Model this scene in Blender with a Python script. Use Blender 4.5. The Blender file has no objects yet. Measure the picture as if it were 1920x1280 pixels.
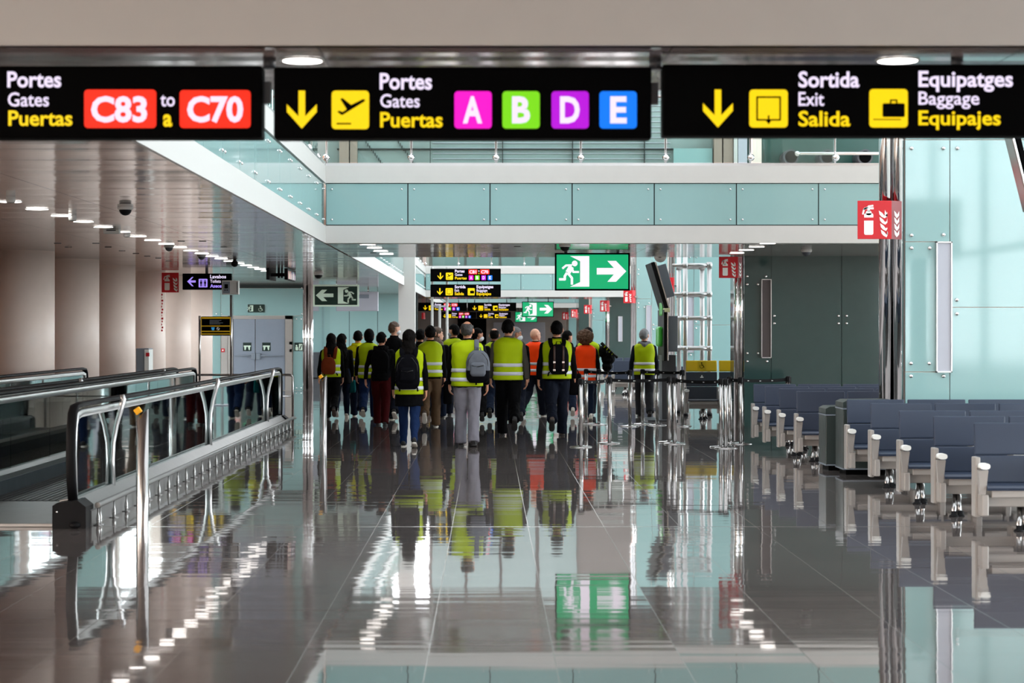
import bpy, bmesh, math, random
from mathutils import Vector, Matrix, noise

# ------------------------------------------------------------------ camera, sky, exposure
SC = bpy.context.scene
COL = SC.collection
H = 1.65            # camera height
F = 3733.0          # focal length in pixels of the 1920 wide frame
VX, VY = 916.0, 620.0   # vanishing point of the hall
HC = 2.93           # ceiling height

cam_d = bpy.data.cameras.new('camera')
cam = bpy.data.objects.new('camera', cam_d)
COL.objects.link(cam)
cam.location = (0, 0, H)
cam.rotation_euler = (math.radians(90), 0, 0)
cam_d.sensor_width = 36.0
cam_d.lens = F * 36.0 / 1920.0
cam_d.shift_x = (960 - VX) / 1920.0
cam_d.shift_y = -(640 - VY) / 1920.0
cam_d.clip_start = 0.1
cam_d.clip_end = 400
cam_d.dof.use_dof = True
cam_d.dof.focus_distance = 30.0
cam_d.dof.aperture_fstop = 4.0
SC.camera = cam

SC.view_settings.view_transform = 'Standard'
SC.view_settings.look = 'None'
SC.view_settings.gamma = 1.0
SC.view_settings.use_curve_mapping = False
EXPO = 0.55
SC.view_settings.exposure = EXPO

wd = bpy.data.worlds.new('overcast_sky')
SC.world = wd
wd.use_nodes = True
_bg = wd.node_tree.nodes['Background']
_bg.inputs[0].default_value = (0.93, 0.965, 1.0, 1)
# overcast: brightest in the hazy band along the horizon
_nt = wd.node_tree
_tc = _nt.nodes.new('ShaderNodeTexCoord')
_sp = _nt.nodes.new('ShaderNodeSeparateXYZ')
_nt.links.new(_tc.outputs['Generated'], _sp.inputs[0])
_mr = _nt.nodes.new('ShaderNodeMapRange')
_mr.inputs[1].default_value = 0.10
_mr.inputs[2].default_value = 0.26
_mr.inputs[3].default_value = 10.0
_mr.inputs[4].default_value = 1.3
_nt.links.new(_sp.outputs[2], _mr.inputs[0])
_nt.links.new(_mr.outputs[0], _bg.inputs[1])
SC.cycles.transparent_max_bounces = 32
SC.cycles.max_bounces = 12
SC.cycles.diffuse_bounces = 5
SC.cycles.glossy_bounces = 6


# ------------------------------------------------------------------ helpers
def lin(c):
    c = c / 255.0
    return c / 12.92 if c <= 0.04045 else ((c + 0.055) / 1.055) ** 2.4


def rgb(r, g, b):
    return (lin(r), lin(g), lin(b), 1)


MATS = {}


def mat(name, col, rough=0.5, metal=0.0, var=0.06, scale=6.0, spec=0.5, bump=0.0, bscale=40.0, emit=0.0, ior=1.45, coat=0.0):
    """procedural surface: a base colour with a slight noise variation in tone and gloss"""
    if name in MATS:
        return MATS[name]
    m = bpy.data.materials.new(name)
    m.use_nodes = True
    nt = m.node_tree
    p = nt.nodes['Principled BSDF']
    p.inputs['Metallic'].default_value = metal
    p.inputs['IOR'].default_value = ior
    p.inputs['Specular IOR Level'].default_value = spec
    p.inputs['Coat Weight'].default_value = coat
    if emit > 0:
        p.inputs['Base Color'].default_value = (col[0] * .3, col[1] * .3, col[2] * .3, 1)
        p.inputs['Emission Color'].default_value = col
        p.inputs['Emission Strength'].default_value = emit
        p.inputs['Roughness'].default_value = rough
    else:
        tc = nt.nodes.new('ShaderNodeTexCoord')
        nz = nt.nodes.new('ShaderNodeTexNoise')
        nz.inputs['Scale'].default_value = scale
        nz.inputs['Detail'].default_value = 3
        nt.links.new(tc.outputs['Object'], nz.inputs['Vector'])
        mx = nt.nodes.new('ShaderNodeMix')
        mx.data_type = 'RGBA'
        mx.inputs[6].default_value = tuple(max(0, c * (1 - var)) for c in col[:3]) + (1,)
        mx.inputs[7].default_value = tuple(min(1, c * (1 + var)) for c in col[:3]) + (1,)
        nt.links.new(nz.outputs['Fac'], mx.inputs[0])
        nt.links.new(mx.outputs[2], p.inputs['Base Color'])
        mr = nt.nodes.new('ShaderNodeMapRange')
        mr.inputs[3].default_value = rough * 0.85
        mr.inputs[4].default_value = min(1, rough * 1.15)
        nt.links.new(nz.outputs['Fac'], mr.inputs[0])
        nt.links.new(mr.outputs[0], p.inputs['Roughness'])
        if bump > 0:
            n2 = nt.nodes.new('ShaderNodeTexNoise')
            n2.inputs['Scale'].default_value = bscale
            n2.inputs['Detail'].default_value = 4
            nt.links.new(tc.outputs['Object'], n2.inputs['Vector'])
            b = nt.nodes.new('ShaderNodeBump')
            b.inputs['Strength'].default_value = bump
            b.inputs['Distance'].default_value = 0.01
            nt.links.new(n2.outputs['Fac'], b.inputs['Height'])
            nt.links.new(b.outputs[0], p.inputs['Normal'])
    MATS[name] = m
    return m


def glass(name, tint, refl=0.5, rough=0.02):
    """clear sheet glass: tinted see-through with a Fresnel mirror coat"""
    if name in MATS:
        return MATS[name]
    m = bpy.data.materials.new(name)
    m.use_nodes = True
    nt = m.node_tree
    nt.nodes.remove(nt.nodes['Principled BSDF'])
    out = nt.nodes['Material Output']
    tr = nt.nodes.new('ShaderNodeBsdfTransparent')
    tr.inputs[0].default_value = tint
    gl = nt.nodes.new('ShaderNodeBsdfGlossy')
    gl.inputs['Roughness'].default_value = rough
    gl.inputs['Color'].default_value = (.9, .97, .96, 1)
    fr = nt.nodes.new('ShaderNodeFresnel')
    fr.inputs['IOR'].default_value = 1.5
    nz = nt.nodes.new('ShaderNodeTexNoise')
    nz.inputs['Scale'].default_value = 2.0
    mr = nt.nodes.new('ShaderNodeMapRange')
    mr.inputs[3].default_value = refl * 1.9
    mr.inputs[4].default_value = refl * 2.1
    nt.links.new(nz.outputs['Fac'], mr.inputs[0])
    mu = nt.nodes.new('ShaderNodeMath')
    mu.operation = 'MULTIPLY'
    mu.use_clamp = True
    nt.links.new(fr.outputs[0], mu.inputs[0])
    nt.links.new(mr.outputs[0], mu.inputs[1])
    mix = nt.nodes.new('ShaderNodeMixShader')
    nt.links.new(mu.outputs[0], mix.inputs[0])
    nt.links.new(tr.outputs[0], mix.inputs[1])
    nt.links.new(gl.outputs[0], mix.inputs[2])
    nt.links.new(mix.outputs[0], out.inputs[0])
    MATS[name] = m
    return m


def polished(name, col, jcol, sx, ox, sy, oy, jw, rough, ior, tilt, wave, metal=0.0, freq=(0.7, 5.0), extra=None, slat=None, var=0.1, jwy=None):
    """large polished slabs laid in a grid: joints of another colour, each slab and ripple a hair off level"""
    m = bpy.data.materials.new(name)
    m.use_nodes = True
    nt = m.node_tree
    N = nt.nodes.new
    L = nt.links.new
    p = nt.nodes['Principled BSDF']
    geo = N('ShaderNodeNewGeometry')
    sep = N('ShaderNodeSeparateXYZ')
    L(geo.outputs['Position'], sep.inputs[0])

    def M(op, a, b=None, c=None):
        n = N('ShaderNodeMath')
        n.operation = op
        for i, v in enumerate((a, b, c)):
            if v is None:
                continue
            if isinstance(v, (int, float)):
                n.inputs[i].default_value = v
            else:
                L(v, n.inputs[i])
        return n.outputs[0]

    def joint(sock, s, o, w):
        u = M('DIVIDE', M('SUBTRACT', sock, o), s)
        fr = M('FRACT', u)
        d = M('MINIMUM', fr, M('SUBTRACT', 1.0, fr))
        return M('LESS_THAN', d, w / s / 2), M('FLOOR', u)
    jx, ix = joint(sep.outputs[0], sx, ox, jw)
    jy, iy = joint(sep.outputs[1], sy, oy, jwy or jw)
    j = M('MAXIMUM', jx, jy)
    if extra is not None:
        dd = M('ABSOLUTE', M('SUBTRACT', sep.outputs[1], extra))
        j = M('MAXIMUM', j, M('LESS_THAN', dd, 0.02))
    cb = N('ShaderNodeCombineXYZ')
    L(ix, cb.inputs[0])
    L(iy, cb.inputs[1])
    wn = N('ShaderNodeTexWhiteNoise')
    wn.noise_dimensions = '3D'
    L(cb.outputs[0], wn.inputs['Vector'])
    # tone: per slab + cloudy grain
    nz = N('ShaderNodeTexNoise')
    nz.inputs['Scale'].default_value = 2.2
    nz.inputs['Detail'].default_value = 5
    L(geo.outputs['Position'], nz.inputs['Vector'])
    tone = M('ADD', M('MULTIPLY', wn.outputs['Value'], 0.5), M('MULTIPLY', nz.outputs['Fac'], 0.5))
    mx = N('ShaderNodeMix')
    mx.data_type = 'RGBA'
    mx.inputs[6].default_value = tuple(c * (1 - var) for c in col[:3]) + (1,)
    mx.inputs[7].default_value = tuple(c * (1 + var) for c in col[:3]) + (1,)
    L(tone, mx.inputs[0])
    mj = N('ShaderNodeMix')
    mj.data_type = 'RGBA'
    L(j, mj.inputs[0])
    L(mx.outputs[2], mj.inputs[6])
    mj.inputs[7].default_value = jcol
    L(mj.outputs[2], p.inputs['Base Color'])
    p.inputs['Metallic'].default_value = metal
    p.inputs['IOR'].default_value = ior
    L(M('ADD', M('MULTIPLY', j, 0.16), M('ADD', rough * .8, M('MULTIPLY', nz.outputs['Fac'], rough * .4))), p.inputs['Roughness'])
    # normal: slab tilt + ripple
    sc = N('ShaderNodeVectorMath')
    sc.operation = 'MULTIPLY'
    L(geo.outputs['Position'], sc.inputs[0])
    sc.inputs[1].default_value = (freq[0], freq[1], 1)
    rz = N('ShaderNodeTexNoise')
    rz.inputs['Scale'].default_value = 1.0
    rz.inputs['Detail'].default_value = 3.5
    L(sc.outputs[0], rz.inputs['Vector'])

    def vs(sock, k):
        a = N('ShaderNodeVectorMath')
        a.operation = 'SUBTRACT'
        L(sock, a.inputs[0])
        a.inputs[1].default_value = (.5, .5, .5)
        b = N('ShaderNodeVectorMath')
        b.operation = 'MULTIPLY'
        L(a.outputs[0], b.inputs[0])
        b.inputs[1].default_value = k
        return b.outputs[0]

    def add(a, b):
        n = N('ShaderNodeVectorMath')
        n.operation = 'ADD'
        L(a, n.inputs[0])
        L(b, n.inputs[1])
        return n.outputs[0]
    v = add(geo.outputs['Normal'], vs(wn.outputs['Color'], (tilt, tilt, 0)))
    v = add(v, vs(rz.outputs['Color'], (wave * .5, wave, 0)))
    if slat:
        w2 = N('ShaderNodeTexWhiteNoise')
        w2.noise_dimensions = '1D'
        L(M('FLOOR', M('DIVIDE', sep.outputs[1], slat[0])), w2.inputs['W'])
        v = add(v, vs(w2.outputs['Color'], (slat[1] * .4, slat[1], 0)))
    nm = N('ShaderNodeVectorMath')
    nm.operation = 'NORMALIZE'
    L(v, nm.inputs[0])
    L(nm.outputs[0], p.inputs['Normal'])
    MATS[name] = m
    return m


class MB:
    """collects shapes in one bmesh and links them as one object"""

    def __init__(self):
        self.bm = bmesh.new()
        self.mats = []
        self.mi = 0

    def use(self, m):
        if m not in self.mats:
            self.mats.append(m)
        self.mi = self.mats.index(m)
        return self

    def _face(self, vs, smooth=False):
        try:
            f = self.bm.faces.new(vs)
        except ValueError:
            return None
        f.material_index = self.mi
        f.smooth = smooth
        return f

    def box(self, x0, x1, y0, y1, z0, z1, bev=0.0):
        if x1 < x0: x0, x1 = x1, x0
        if y1 < y0: y0, y1 = y1, y0
        if z1 < z0: z0, z1 = z1, z0
        if bev <= 0:
            v = [self.bm.verts.new((x, y, z)) for x in (x0, x1) for y in (y0, y1) for z in (z0, z1)]
            for q in ((0, 1, 3, 2), (4, 6, 7, 5), (0, 4, 5, 1), (2, 3, 7, 6), (0, 2, 6, 4), (1, 5, 7, 3)):
                self._face([v[i] for i in q])
            return self
        b = min(bev, (x1 - x0) * .49, (y1 - y0) * .49, (z1 - z0) * .49)
        t = bmesh.new()
        bmesh.ops.create_cube(t, size=1.0)
        for v in t.verts:
            v.co = Vector(((x0 + x1) / 2 + v.co.x * (x1 - x0), (y0 + y1) / 2 + v.co.y * (y1 - y0), (z0 + z1) / 2 + v.co.z * (z1 - z0)))
        bmesh.ops.bevel(t, geom=list(t.edges), offset=b, segments=2, affect='EDGES', profile=0.6)
        return self.merge(t)

    def merge(self, t, M=None, smooth=False):
        mp = {}
        for v in t.verts:
            mp[v] = self.bm.verts.new(M @ v.co if M else v.co)
        for f in t.faces:
            self._face([mp[v] for v in f.verts], smooth or f.smooth)
        t.free()
        return self

    def obox(self, M, sx, sy, sz, bev=0.0):
        """box of size sx, sy, sz centred on the matrix M"""
        t = bmesh.new()
        bmesh.ops.create_cube(t, size=1.0)
        for v in t.verts:
            v.co = Vector((v.co.x * sx, v.co.y * sy, v.co.z * sz))
        if bev > 0:
            bmesh.ops.bevel(t, geom=list(t.edges), offset=bev, segments=2, affect='EDGES', profile=0.6)
        return self.merge(t, M)

    def tube(self, pts, rads, n=12, hint=(1, 0, 0), smooth=True, cap=True, ex=2.0):
        pts = [Vector(p) for p in pts]
        if isinstance(rads, (int, float)):
            rads = [rads] * len(pts)
        rads = [(r, r) if isinstance(r, (int, float)) else r for r in rads]
        hint = Vector(hint)
        rings = []
        for i, p in enumerate(pts):
            a = pts[max(0, i - 1)]
            b = pts[min(len(pts) - 1, i + 1)]
            t = (b - a)
            t = t.normalized() if t.length > 1e-9 else Vector((0, 0, 1))
            s = hint - t * hint.dot(t)
            if s.length < 1e-3:
                s = Vector((0, 1, 0)) - t * t.y
                if s.length < 1e-3:
                    s = Vector((0, 0, 1)) - t * t.z
            s.normalize()
            u = t.cross(s)
            ring = []
            for k in range(n):
                th = 2 * math.pi * k / n
                c, d = math.cos(th), math.sin(th)
                if ex != 2.0:
                    c = math.copysign(abs(c) ** (2 / ex), c)
                    d = math.copysign(abs(d) ** (2 / ex), d)
                ring.append(self.bm.verts.new(p + s * (rads[i][0] * c) + u * (rads[i][1] * d)))
            rings.append(ring)
        for r0, r1 in zip(rings, rings[1:]):
            for k in range(n):
                self._face([r0[k], r0[(k + 1) % n], r1[(k + 1) % n], r1[k]], smooth)
        if cap:
            self._face(list(reversed(rings[0])))
            self._face(rings[-1])
        return self

    def cyl(self, p0, p1, r, n=16):
        return self.tube([p0, p1], r, n)

    def lathe(self, c, prof, n=24):
        """profile of (radius, height) turned round the vertical through c"""
        return self.tube([(c[0], c[1], c[2] + z) for r, z in prof], [max(r, 1e-4) for r, z in prof], n)

    def ball(self, c, r, n=12, m=8, M=None):
        if isinstance(r, (int, float)):
            r = (r, r, r)
        t = bmesh.new()
        bmesh.ops.create_uvsphere(t, u_segments=n, v_segments=m, radius=1.0)
        for v in t.verts:
            v.co = Vector((v.co.x * r[0], v.co.y * r[1], v.co.z * r[2])) + Vector(c)
        return self.merge(t, M, True)

    def plate(self, poly, y, th):
        """polygon of (x, z) facing -Y at depth y, thickness th behind it"""
        if sum(a[0] * b[1] - b[0] * a[1] for a, b in zip(poly, poly[1:] + poly[:1])) < 0:
            poly = poly[::-1]
        f = [self.bm.verts.new((x, y, z)) for x, z in poly]
        b = [self.bm.verts.new((x, y + th, z)) for x, z in poly]
        self._face(f)
        self._face(b[::-1])
        n = len(poly)
        for i in range(n):
            self._face([f[(i + 1) % n], f[i], b[i], b[(i + 1) % n]])
        return self

    def mesh(self, name):
        me = bpy.data.meshes.new(name)
        self.bm.normal_update()
        self.bm.to_mesh(me)
        self.bm.free()
        for m in self.mats:
            me.materials.append(m)
        return me

    def build(self, name, parent=None, loc=None):
        o = bpy.data.objects.new(name, self.mesh(name))
        COL.objects.link(o)
        if parent is not None:
            o.parent = parent
        if loc is not None:
            o.location = loc
        return o


def tag(o, label, cat, group=None, kind=None):
    o['label'] = label
    o['category'] = cat
    if group:
        o['group'] = group
    if kind:
        o['kind'] = kind
    return o


def thing(name, loc, label, cat, group=None, rz=0.0):
    o = bpy.data.objects.new(name, None)
    o.empty_display_size = 0.2
    COL.objects.link(o)
    o.location = loc
    o.rotation_euler = (0, 0, rz)
    return tag(o, label, cat, group)


def struct(name, mb, label=None, cat=None):
    o = mb.build(name)
    o['kind'] = 'structure'
    if label:
        o['label'] = label
        o['category'] = cat or 'wall'
    return o


def copy_tree(o, parent=None):
    c = o.copy()
    COL.objects.link(c)
    c.parent = parent
    for ch in list(o.children):
        copy_tree(ch, c)
    return c


def floorY(y):
    return F * H / (y - VY)


def ceilY(y):
    return F * (HC - H) / (VY - y)


def WX(x, Y):
    return (x - VX) * Y / F


def WZ(y, Y):
    return H + (VY - y) * Y / F


# ------------------------------------------------------------------ materials
white = mat('white_painted_metal', (.54, .54, .52, 1), .45, var=.03)
white_b = mat('bright_white_enamel', rgb(226, 226, 222), .4, var=.03)
offwhite = mat('white_plaster', rgb(232, 214, 203), .4, var=.04)
teal = mat('back_painted_teal_glass', (.262, .428, .424, 1), .06, var=.03, scale=1.0, spec=.55)
steel = mat('brushed_steel', (.46, .455, .45, 1), .22, metal=1, var=.05)
mirror = mat('polished_stainless', (.78, .79, .80, 1), .04, metal=1, var=.02)
chrome = mat('chrome', (.8, .8, .8, 1), .08, metal=1, var=.02)
deck_alu = mat('worn_grey_aluminium', (.26, .255, .25, 1), .38, metal=.8, var=.08)
foot_steel = mat('grey_steel_feet', (.22, .215, .21, 1), .25, metal=.9)
alu = mat('anodised_aluminium', (.58, .58, .58, 1), .3, metal=.85, var=.05)
paleal = mat('pale_grey_casting', rgb(160, 155, 150), .35, metal=.15, var=.04)
black = mat('black_plastic', (.007, .007, .008, 1), .45, var=.1, spec=.12)
rubber = mat('black_rubber', (.006, .006, .007, 1), .5, var=.1, spec=.15)
signblack = mat('sign_black_face', (.002, .002, .0022, 1), .6, var=.1, spec=.03)
darkgap = mat('dark_joint', (.02, .03, .03, 1), .6)
grey = mat('grey_enamel', rgb(122, 131, 142), .4, var=.03)
grey_l = mat('lilac_grey_panel', rgb(176, 178, 188), .4, var=.03)
grey_d = mat('dark_grey_enamel', rgb(70, 74, 80), .4, var=.05)
red = mat('red_enamel', rgb(200, 16, 30), .4, var=.04)
red_mirrored = mat('dark_red_reflection', rgb(120, 20, 26), .4)  # sign red darkened as its reflection in the mirrored corner
signwhite = mat('sign_white_print', rgb(238, 240, 236), .5, var=.02)
yellow = mat('yellow_enamel', rgb(232, 186, 12), .4, var=.05)
amber = mat('amber_reflector', rgb(250, 176, 10), .3, var=.05)
greenpod = mat('bright_green_plastic', rgb(70, 205, 70), .3, var=.05)
lamp = mat('lamp_diffuser', (1, .95, .9, 1), .5, emit=5.0)
clear = glass('clear_rail_glass', (.84, .94, .93, 1), .5)
tinted = glass('tinted_rail_glass', (.46, .56, .56, 1), .8)

floor_m = polished('polished_granite', (.30, .262, .25, 1), (.35, .31, .297, 1), .64, .333, 1.28, 16.78, .0045, .035, 1.8, .0045, .0100, metal=.65, extra=16.78, var=.16, jwy=.002, freq=(.8, 9.0), slat=(.085, .0055))
ceil_m = polished('polished_ceiling_panel', (.74, .66, .63, 1), (.12, .11, .11, 1), 1.6, -2.37, .15, 0, .008, .10, 1.7, .004, .005, metal=.45, slat=(.15, .03), var=.08)


def em(r, g, b, gain=1.0):
    return mat('lit_%d_%d_%d' % (r, g, b), rgb(r, g, b), .4, emit=gain / 2 ** EXPO)


L_white = em(238, 226, 255)
L_yel = em(255, 214, 0)
L_red = em(255, 40, 10)
L_pink = em(245, 10, 200)
L_grn = em(120, 215, 20)
L_pur = em(180, 10, 215)
L_blu = em(0, 120, 255)
L_exit = em(10, 170, 110)
L_exitw = em(250, 240, 255)
L_vio = em(165, 140, 245)
# ------------------------------------------------------------------ the hall
XL, XR, YE = -9.0, 8.6, 118.0
XV = -2.37              # left edge of the voids
Y1, Y2 = 28.96, 34.6    # first bridge across the hall
m = MB().use(floor_m)
m.box(XL, XR, -20, YE, -.2, 0)
struct('floor', m)

for x0, x1, y0, y1 in ((XL, XR, 8.95, 10.6), (XL, XV, 10.6, YE), (XV, XR, Y1 + .02, Y2), (XV, XR, 75.02, 80), (XV, XR, 110.02, YE)):
    m = MB().use(ceil_m)
    m.box(x0, x1 - .035 if x1 == XV else x1, y0, y1, HC, HC + .05)
    struct('ceiling', m)
    m = MB().use(offwhite)
    m.box(x0, x1 - .31 if x1 == XV else x1, y0 + .3, y1, HC + .05, 4.05)
    struct('ceiling', m)

# fascias of the voids: white band, teal glass strip with studs, white band
tn = [0]


def fascia(axis, pos, a0, a1, step=1.24):
    tn[0] += 1
    m = MB()

    def bx(u0, u1, d0, d1, z0, z1, bev=0):
        if axis == 'y':
            m.box(u0, u1, pos + d0, pos + d1, z0, z1, bev)
        else:
            m.box(pos - d1, pos - d0, u0, u1, z0, z1, bev)
    m.use(white)
    th = .3 if axis == 'y' else .03
    bx(a0, a1, 0, th, HC - .004, 3.18)
    bx(a0, a1, 0, .3, 3.80, 4.05)
    m.use(darkgap)
    bx(a0, a1, .06, .3, 3.18, 3.80)
    m.use(alu)
    bx(a0, a1, .01, .2, 4.05, 4.09)
    n = max(1, round((a1 - a0) / step))
    w = (a1 - a0) / n
    for i in range(n):
        u = a0 + i * w
        m.use(teal)
        bx(u + .008, u + w - .008, .025, .05, 3.195, 3.79)
        m.use(chrome)
        for du in (.09, w - .09):
            for z in (3.27, 3.71):
                c = (u + du, pos + .02, z) if axis == 'y' else (pos - .02, u + du, z)
                m.ball(c, .017, 8, 6)
    struct('trim_%d' % tn[0], m)


fascia('y', Y1, XV, 6.0)
fascia('y', 75, XV, 6.0)
fascia('y', 110, XV, 6.0)
fascia('x', XV, 10.6, Y1)
fascia('x', XV, Y2, 75)
fascia('x', XV, 80, 110)
m = MB().use(white)
m.box(XL, XR, 8.93, 9.0, HC, 4.05)
struct('trim_7', m)
# slender glazing over the first longitudinal fascia corner
# side, end and entrance walls
m = MB().use(mat('brown_wood_cladding', rgb(176, 128, 100), .5, var=.1))
for a, b in ((20, 44), (54.5, 61), (69.5, YE)):
    m.box(XL - .2, XL, a, b, 0, 9)
for a, b in ((44, 54.5), (61, 69.5)):
    m.box(XL - .2, XL, a, b, 3, 9)
m.box(XL - .2, XL, -20, 20, 4.05, 9)
struct('wall_left', m)
m = MB().use(white)  # unseen side glazing, added to fill the aisle with light
for k in range(14):
    m.box(XL - .1, XL, -20 + 3 * k, -20 + 3 * k + .06, 0, 4.05)
for z in (0, 2.9):
    m.box(XL - .1, XL, -20, 20, z, z + .06)
struct('added_fill_window', m)
m = MB().use(glass('warm_fill_glass', (.95, .86, .79, 1), .15))  # warm tint put into the pane to brown the light on the columns
m.box(XL - .06, XL - .05, -20, 20, .06, 4.05)
m.use(glass('facade_glass', (.97, .99, .99, 1), .15))
m.box(XL - .06, XL - .05, 44, 54.5, 0, 3)  # unseen clear panes, added to light the door wall and the recess
m.box(XL - .06, XL - .05, 61, 69.5, 0, 3)
struct('added_fill_window', m)
m = MB().use(mat('apron_concrete', rgb(190, 188, 182), .9, scale=.3))
m.box(-120, XL - .21, -60, 200, -.3, -.05)  # unseen ground on this side, added to bounce light up to the ceiling
struct('ground', m)
m = MB().use(offwhite)
m.box(XL, XR, -20, 8.9, 7.5, 7.8)  # unseen roof over the viewpoint, added to dim the near fascia
struct('ceiling', m)
# glazed side of the hall behind the teal blocks: daylight comes in here
m = MB().use(white)
for k in range(35):
    m.box(XR, XR + .12, -20 + 4 * k, -20 + 4 * k + .06, 0, 9)
for z in (0, 3.0, 6.0, 8.9):
    m.box(XR, XR + .12, -20, YE, z, z + .08)
struct('window_2', m)
m = MB().use(glass('facade_glass', (.97, .99, .99, 1), .15))
m.box(XR + .05, XR + .06, 4, YE, .08, 8.9)
struct('window_2', m)
m = MB().use(offwhite)
m.box(XR - .02, XR + .12, -20, 4, 0, 9)  # unseen solid stretch, added to cut daylight on the near beam
struct('wall_right', m)
m = MB().use(mat('apron_concrete', rgb(190, 188, 182), .9, scale=.3))
m.box(XR + .13, 120, -60, 200, -.3, -.05)
struct('ground', m)
endgrey = mat('grey_brown_end_wall', rgb(150, 142, 136), .5)
m = MB().use(endgrey)
m.box(XL, XR, YE, YE + .3, 0, 9)
struct('wall_end', m)
Yw = YE - .05
m = MB().use(signblack)
m.box(WX(858, Yw), WX(912, Yw), Yw, YE, 0, WZ(597, Yw))
m.use(endgrey)
m.box(WX(912, Yw), WX(914, Yw), Yw - .05, YE, 0, WZ(595, Yw))
struct('door_1', m, 'tall black doorway in the grey end wall of the hall', 'door')
m = MB().use(grey_l)
m.box(WX(925, Yw), WX(1022, Yw), Yw, YE, 0, WZ(604, Yw), .02)
struct('wall_panel', m, 'pale grey hoarding panel standing against the grey end wall', 'wall')
# glazed facade with curved mullions behind the viewpoint
m = MB().use(white)
for i in range(9):
    x = XL + i * 2.2
    m.tube([(x, -20 - .5 * math.sin(k / 8 * 3.14), k * 1.3) for k in range(9)], .07, 8)
for k in range(1, 8):
    m.tube([(XL, -20 - .5 * math.sin(k * 1.3 / 10.4 * 3.14), k * 1.3), (XR, -20 - .5 * math.sin(k * 1.3 / 10.4 * 3.14), k * 1.3)], .05, 8)
struct('window_1', m)
m = MB().use(offwhite)
m.box(XL, XR, -20.3, -20.1, 0, 4.6)  # unseen wall, added to stop light from behind the viewpoint
struct('light_block_back', m)
m = MB().use(glass('dimming_facade_glass', (.26, .30, .31, 1), .15))  # tint put into the glass to dim the sky behind the viewpoint
m.box(XL, XR, -20.2, -20.19, 4.6, 9)
struct('window_1', m)

# round white columns of the left aisle
for k in range(-4, 7):
    m = MB().use(offwhite)
    m.lathe((-7.5, 28.4 + 3.68 * k, 0), [(.5, 0), (.5, HC)], 48)
    struct('column', m, None)

# teal glass blocks down the right-hand side
dark_teal = mat('darker_teal_glass', (.030, .062, .058, 1), .07, var=.05, spec=.5)  # darker copy of the teal glass for some of the blocks


def block(side, Y, x0, z1, depth, cols, studs, gm, mirror_px, gap=.01, joint=None):
    """cols: list of (pixel x edges) and the pixel heights of the joints"""
    m = MB().use(joint or offwhite)
    X0 = WX(x0, Y) + .01
    m.box(X0, XR, Y + .03, Y + depth, 0, z1)
    m.use(gm)
    for xa, xb, ys in cols:
        zs = [0.0] + sorted(WZ(y, Y) for y in ys) + [z1]
        for za, zb in zip(zs, zs[1:]):
            m.box(WX(xa, Y) + gap / 2, min(XR, WX(xb, Y)) - gap / 2, Y, Y + .03, za + gap / 2, zb - gap / 2)
    m.use(chrome)
    r = .024
    for x, y in studs:
        m.ball((WX(x, Y), Y - .008, WZ(y, Y)), (r, .018, r), 12, 8)
    if mirror_px:
        m.use(mirror)
        xa, xb = WX(mirror_px[0], Y), WX(mirror_px[1], Y)
        w = (xb - xa) / 2
        for c in (xa + w / 2, xb - w / 2):
            m.tube([(c, Y + .06, 0), (c, Y + .06, z1)], w / 2 * 1.02, 24)
        m.box(xa + .01, xb, Y + .05, Y + .08, 0, z1)
    return struct('wall_right', m)


YA, YB_, YC_, YD_ = 23.4, 34.1, 47.0, 60.0
block('A', YA, 1697, 9, 1.5, [(1697, 1781, (262, 453, 697)), (1781, 2400, (262, 576))],
      [(1709, 278), (1769, 278), (1795, 278), (1709, 441), (1769, 440), (1709, 465), (1743, 465), (1794, 562), (1794, 588),
       (1708, 681), (1742, 681), (1708, 705), (1769, 705)], teal, (1650, 1697))
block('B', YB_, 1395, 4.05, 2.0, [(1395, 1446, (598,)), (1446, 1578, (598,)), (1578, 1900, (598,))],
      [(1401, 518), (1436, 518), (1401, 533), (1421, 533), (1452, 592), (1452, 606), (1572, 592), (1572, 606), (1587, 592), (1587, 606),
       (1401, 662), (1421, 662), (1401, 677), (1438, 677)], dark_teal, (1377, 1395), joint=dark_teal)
block('C', YC_, 1265, 9, 2.0, [(1265, 1301, (480, 660)), (1301, 1500, (480, 609))],
      [(1268, 482), (1293, 482), (1306, 482), (1305, 603), (1305, 615), (1269, 561), (1269, 665), (1295, 665)], teal, (1254, 1265))
block('D', YD_, 1193, 9, 2.0, [(1193, 1222, (470, 560, 700)), (1222, 1420, (470, 610))],
      [(1197, 505), (1217, 505), (1197, 514), (1217, 514), (1197, 568), (1217, 568), (1197, 576), (1208, 576), (1225, 608), (1225, 617)], teal, (1183, 1193))
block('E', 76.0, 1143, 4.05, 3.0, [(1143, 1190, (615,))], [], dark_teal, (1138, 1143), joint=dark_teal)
block('F', 91.0, 1110, 9, 3.0, [(1110, 1131, (600,)), (1131, 1230, (600,))], [(1113, 587), (1113, 593)], teal, (1107, 1110))
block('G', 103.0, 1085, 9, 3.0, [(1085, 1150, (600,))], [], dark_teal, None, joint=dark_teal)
block('H', 112.0, 1066, 4.05, 3.0, [(1066, 1083, (596,))], [], teal, None)

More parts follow.
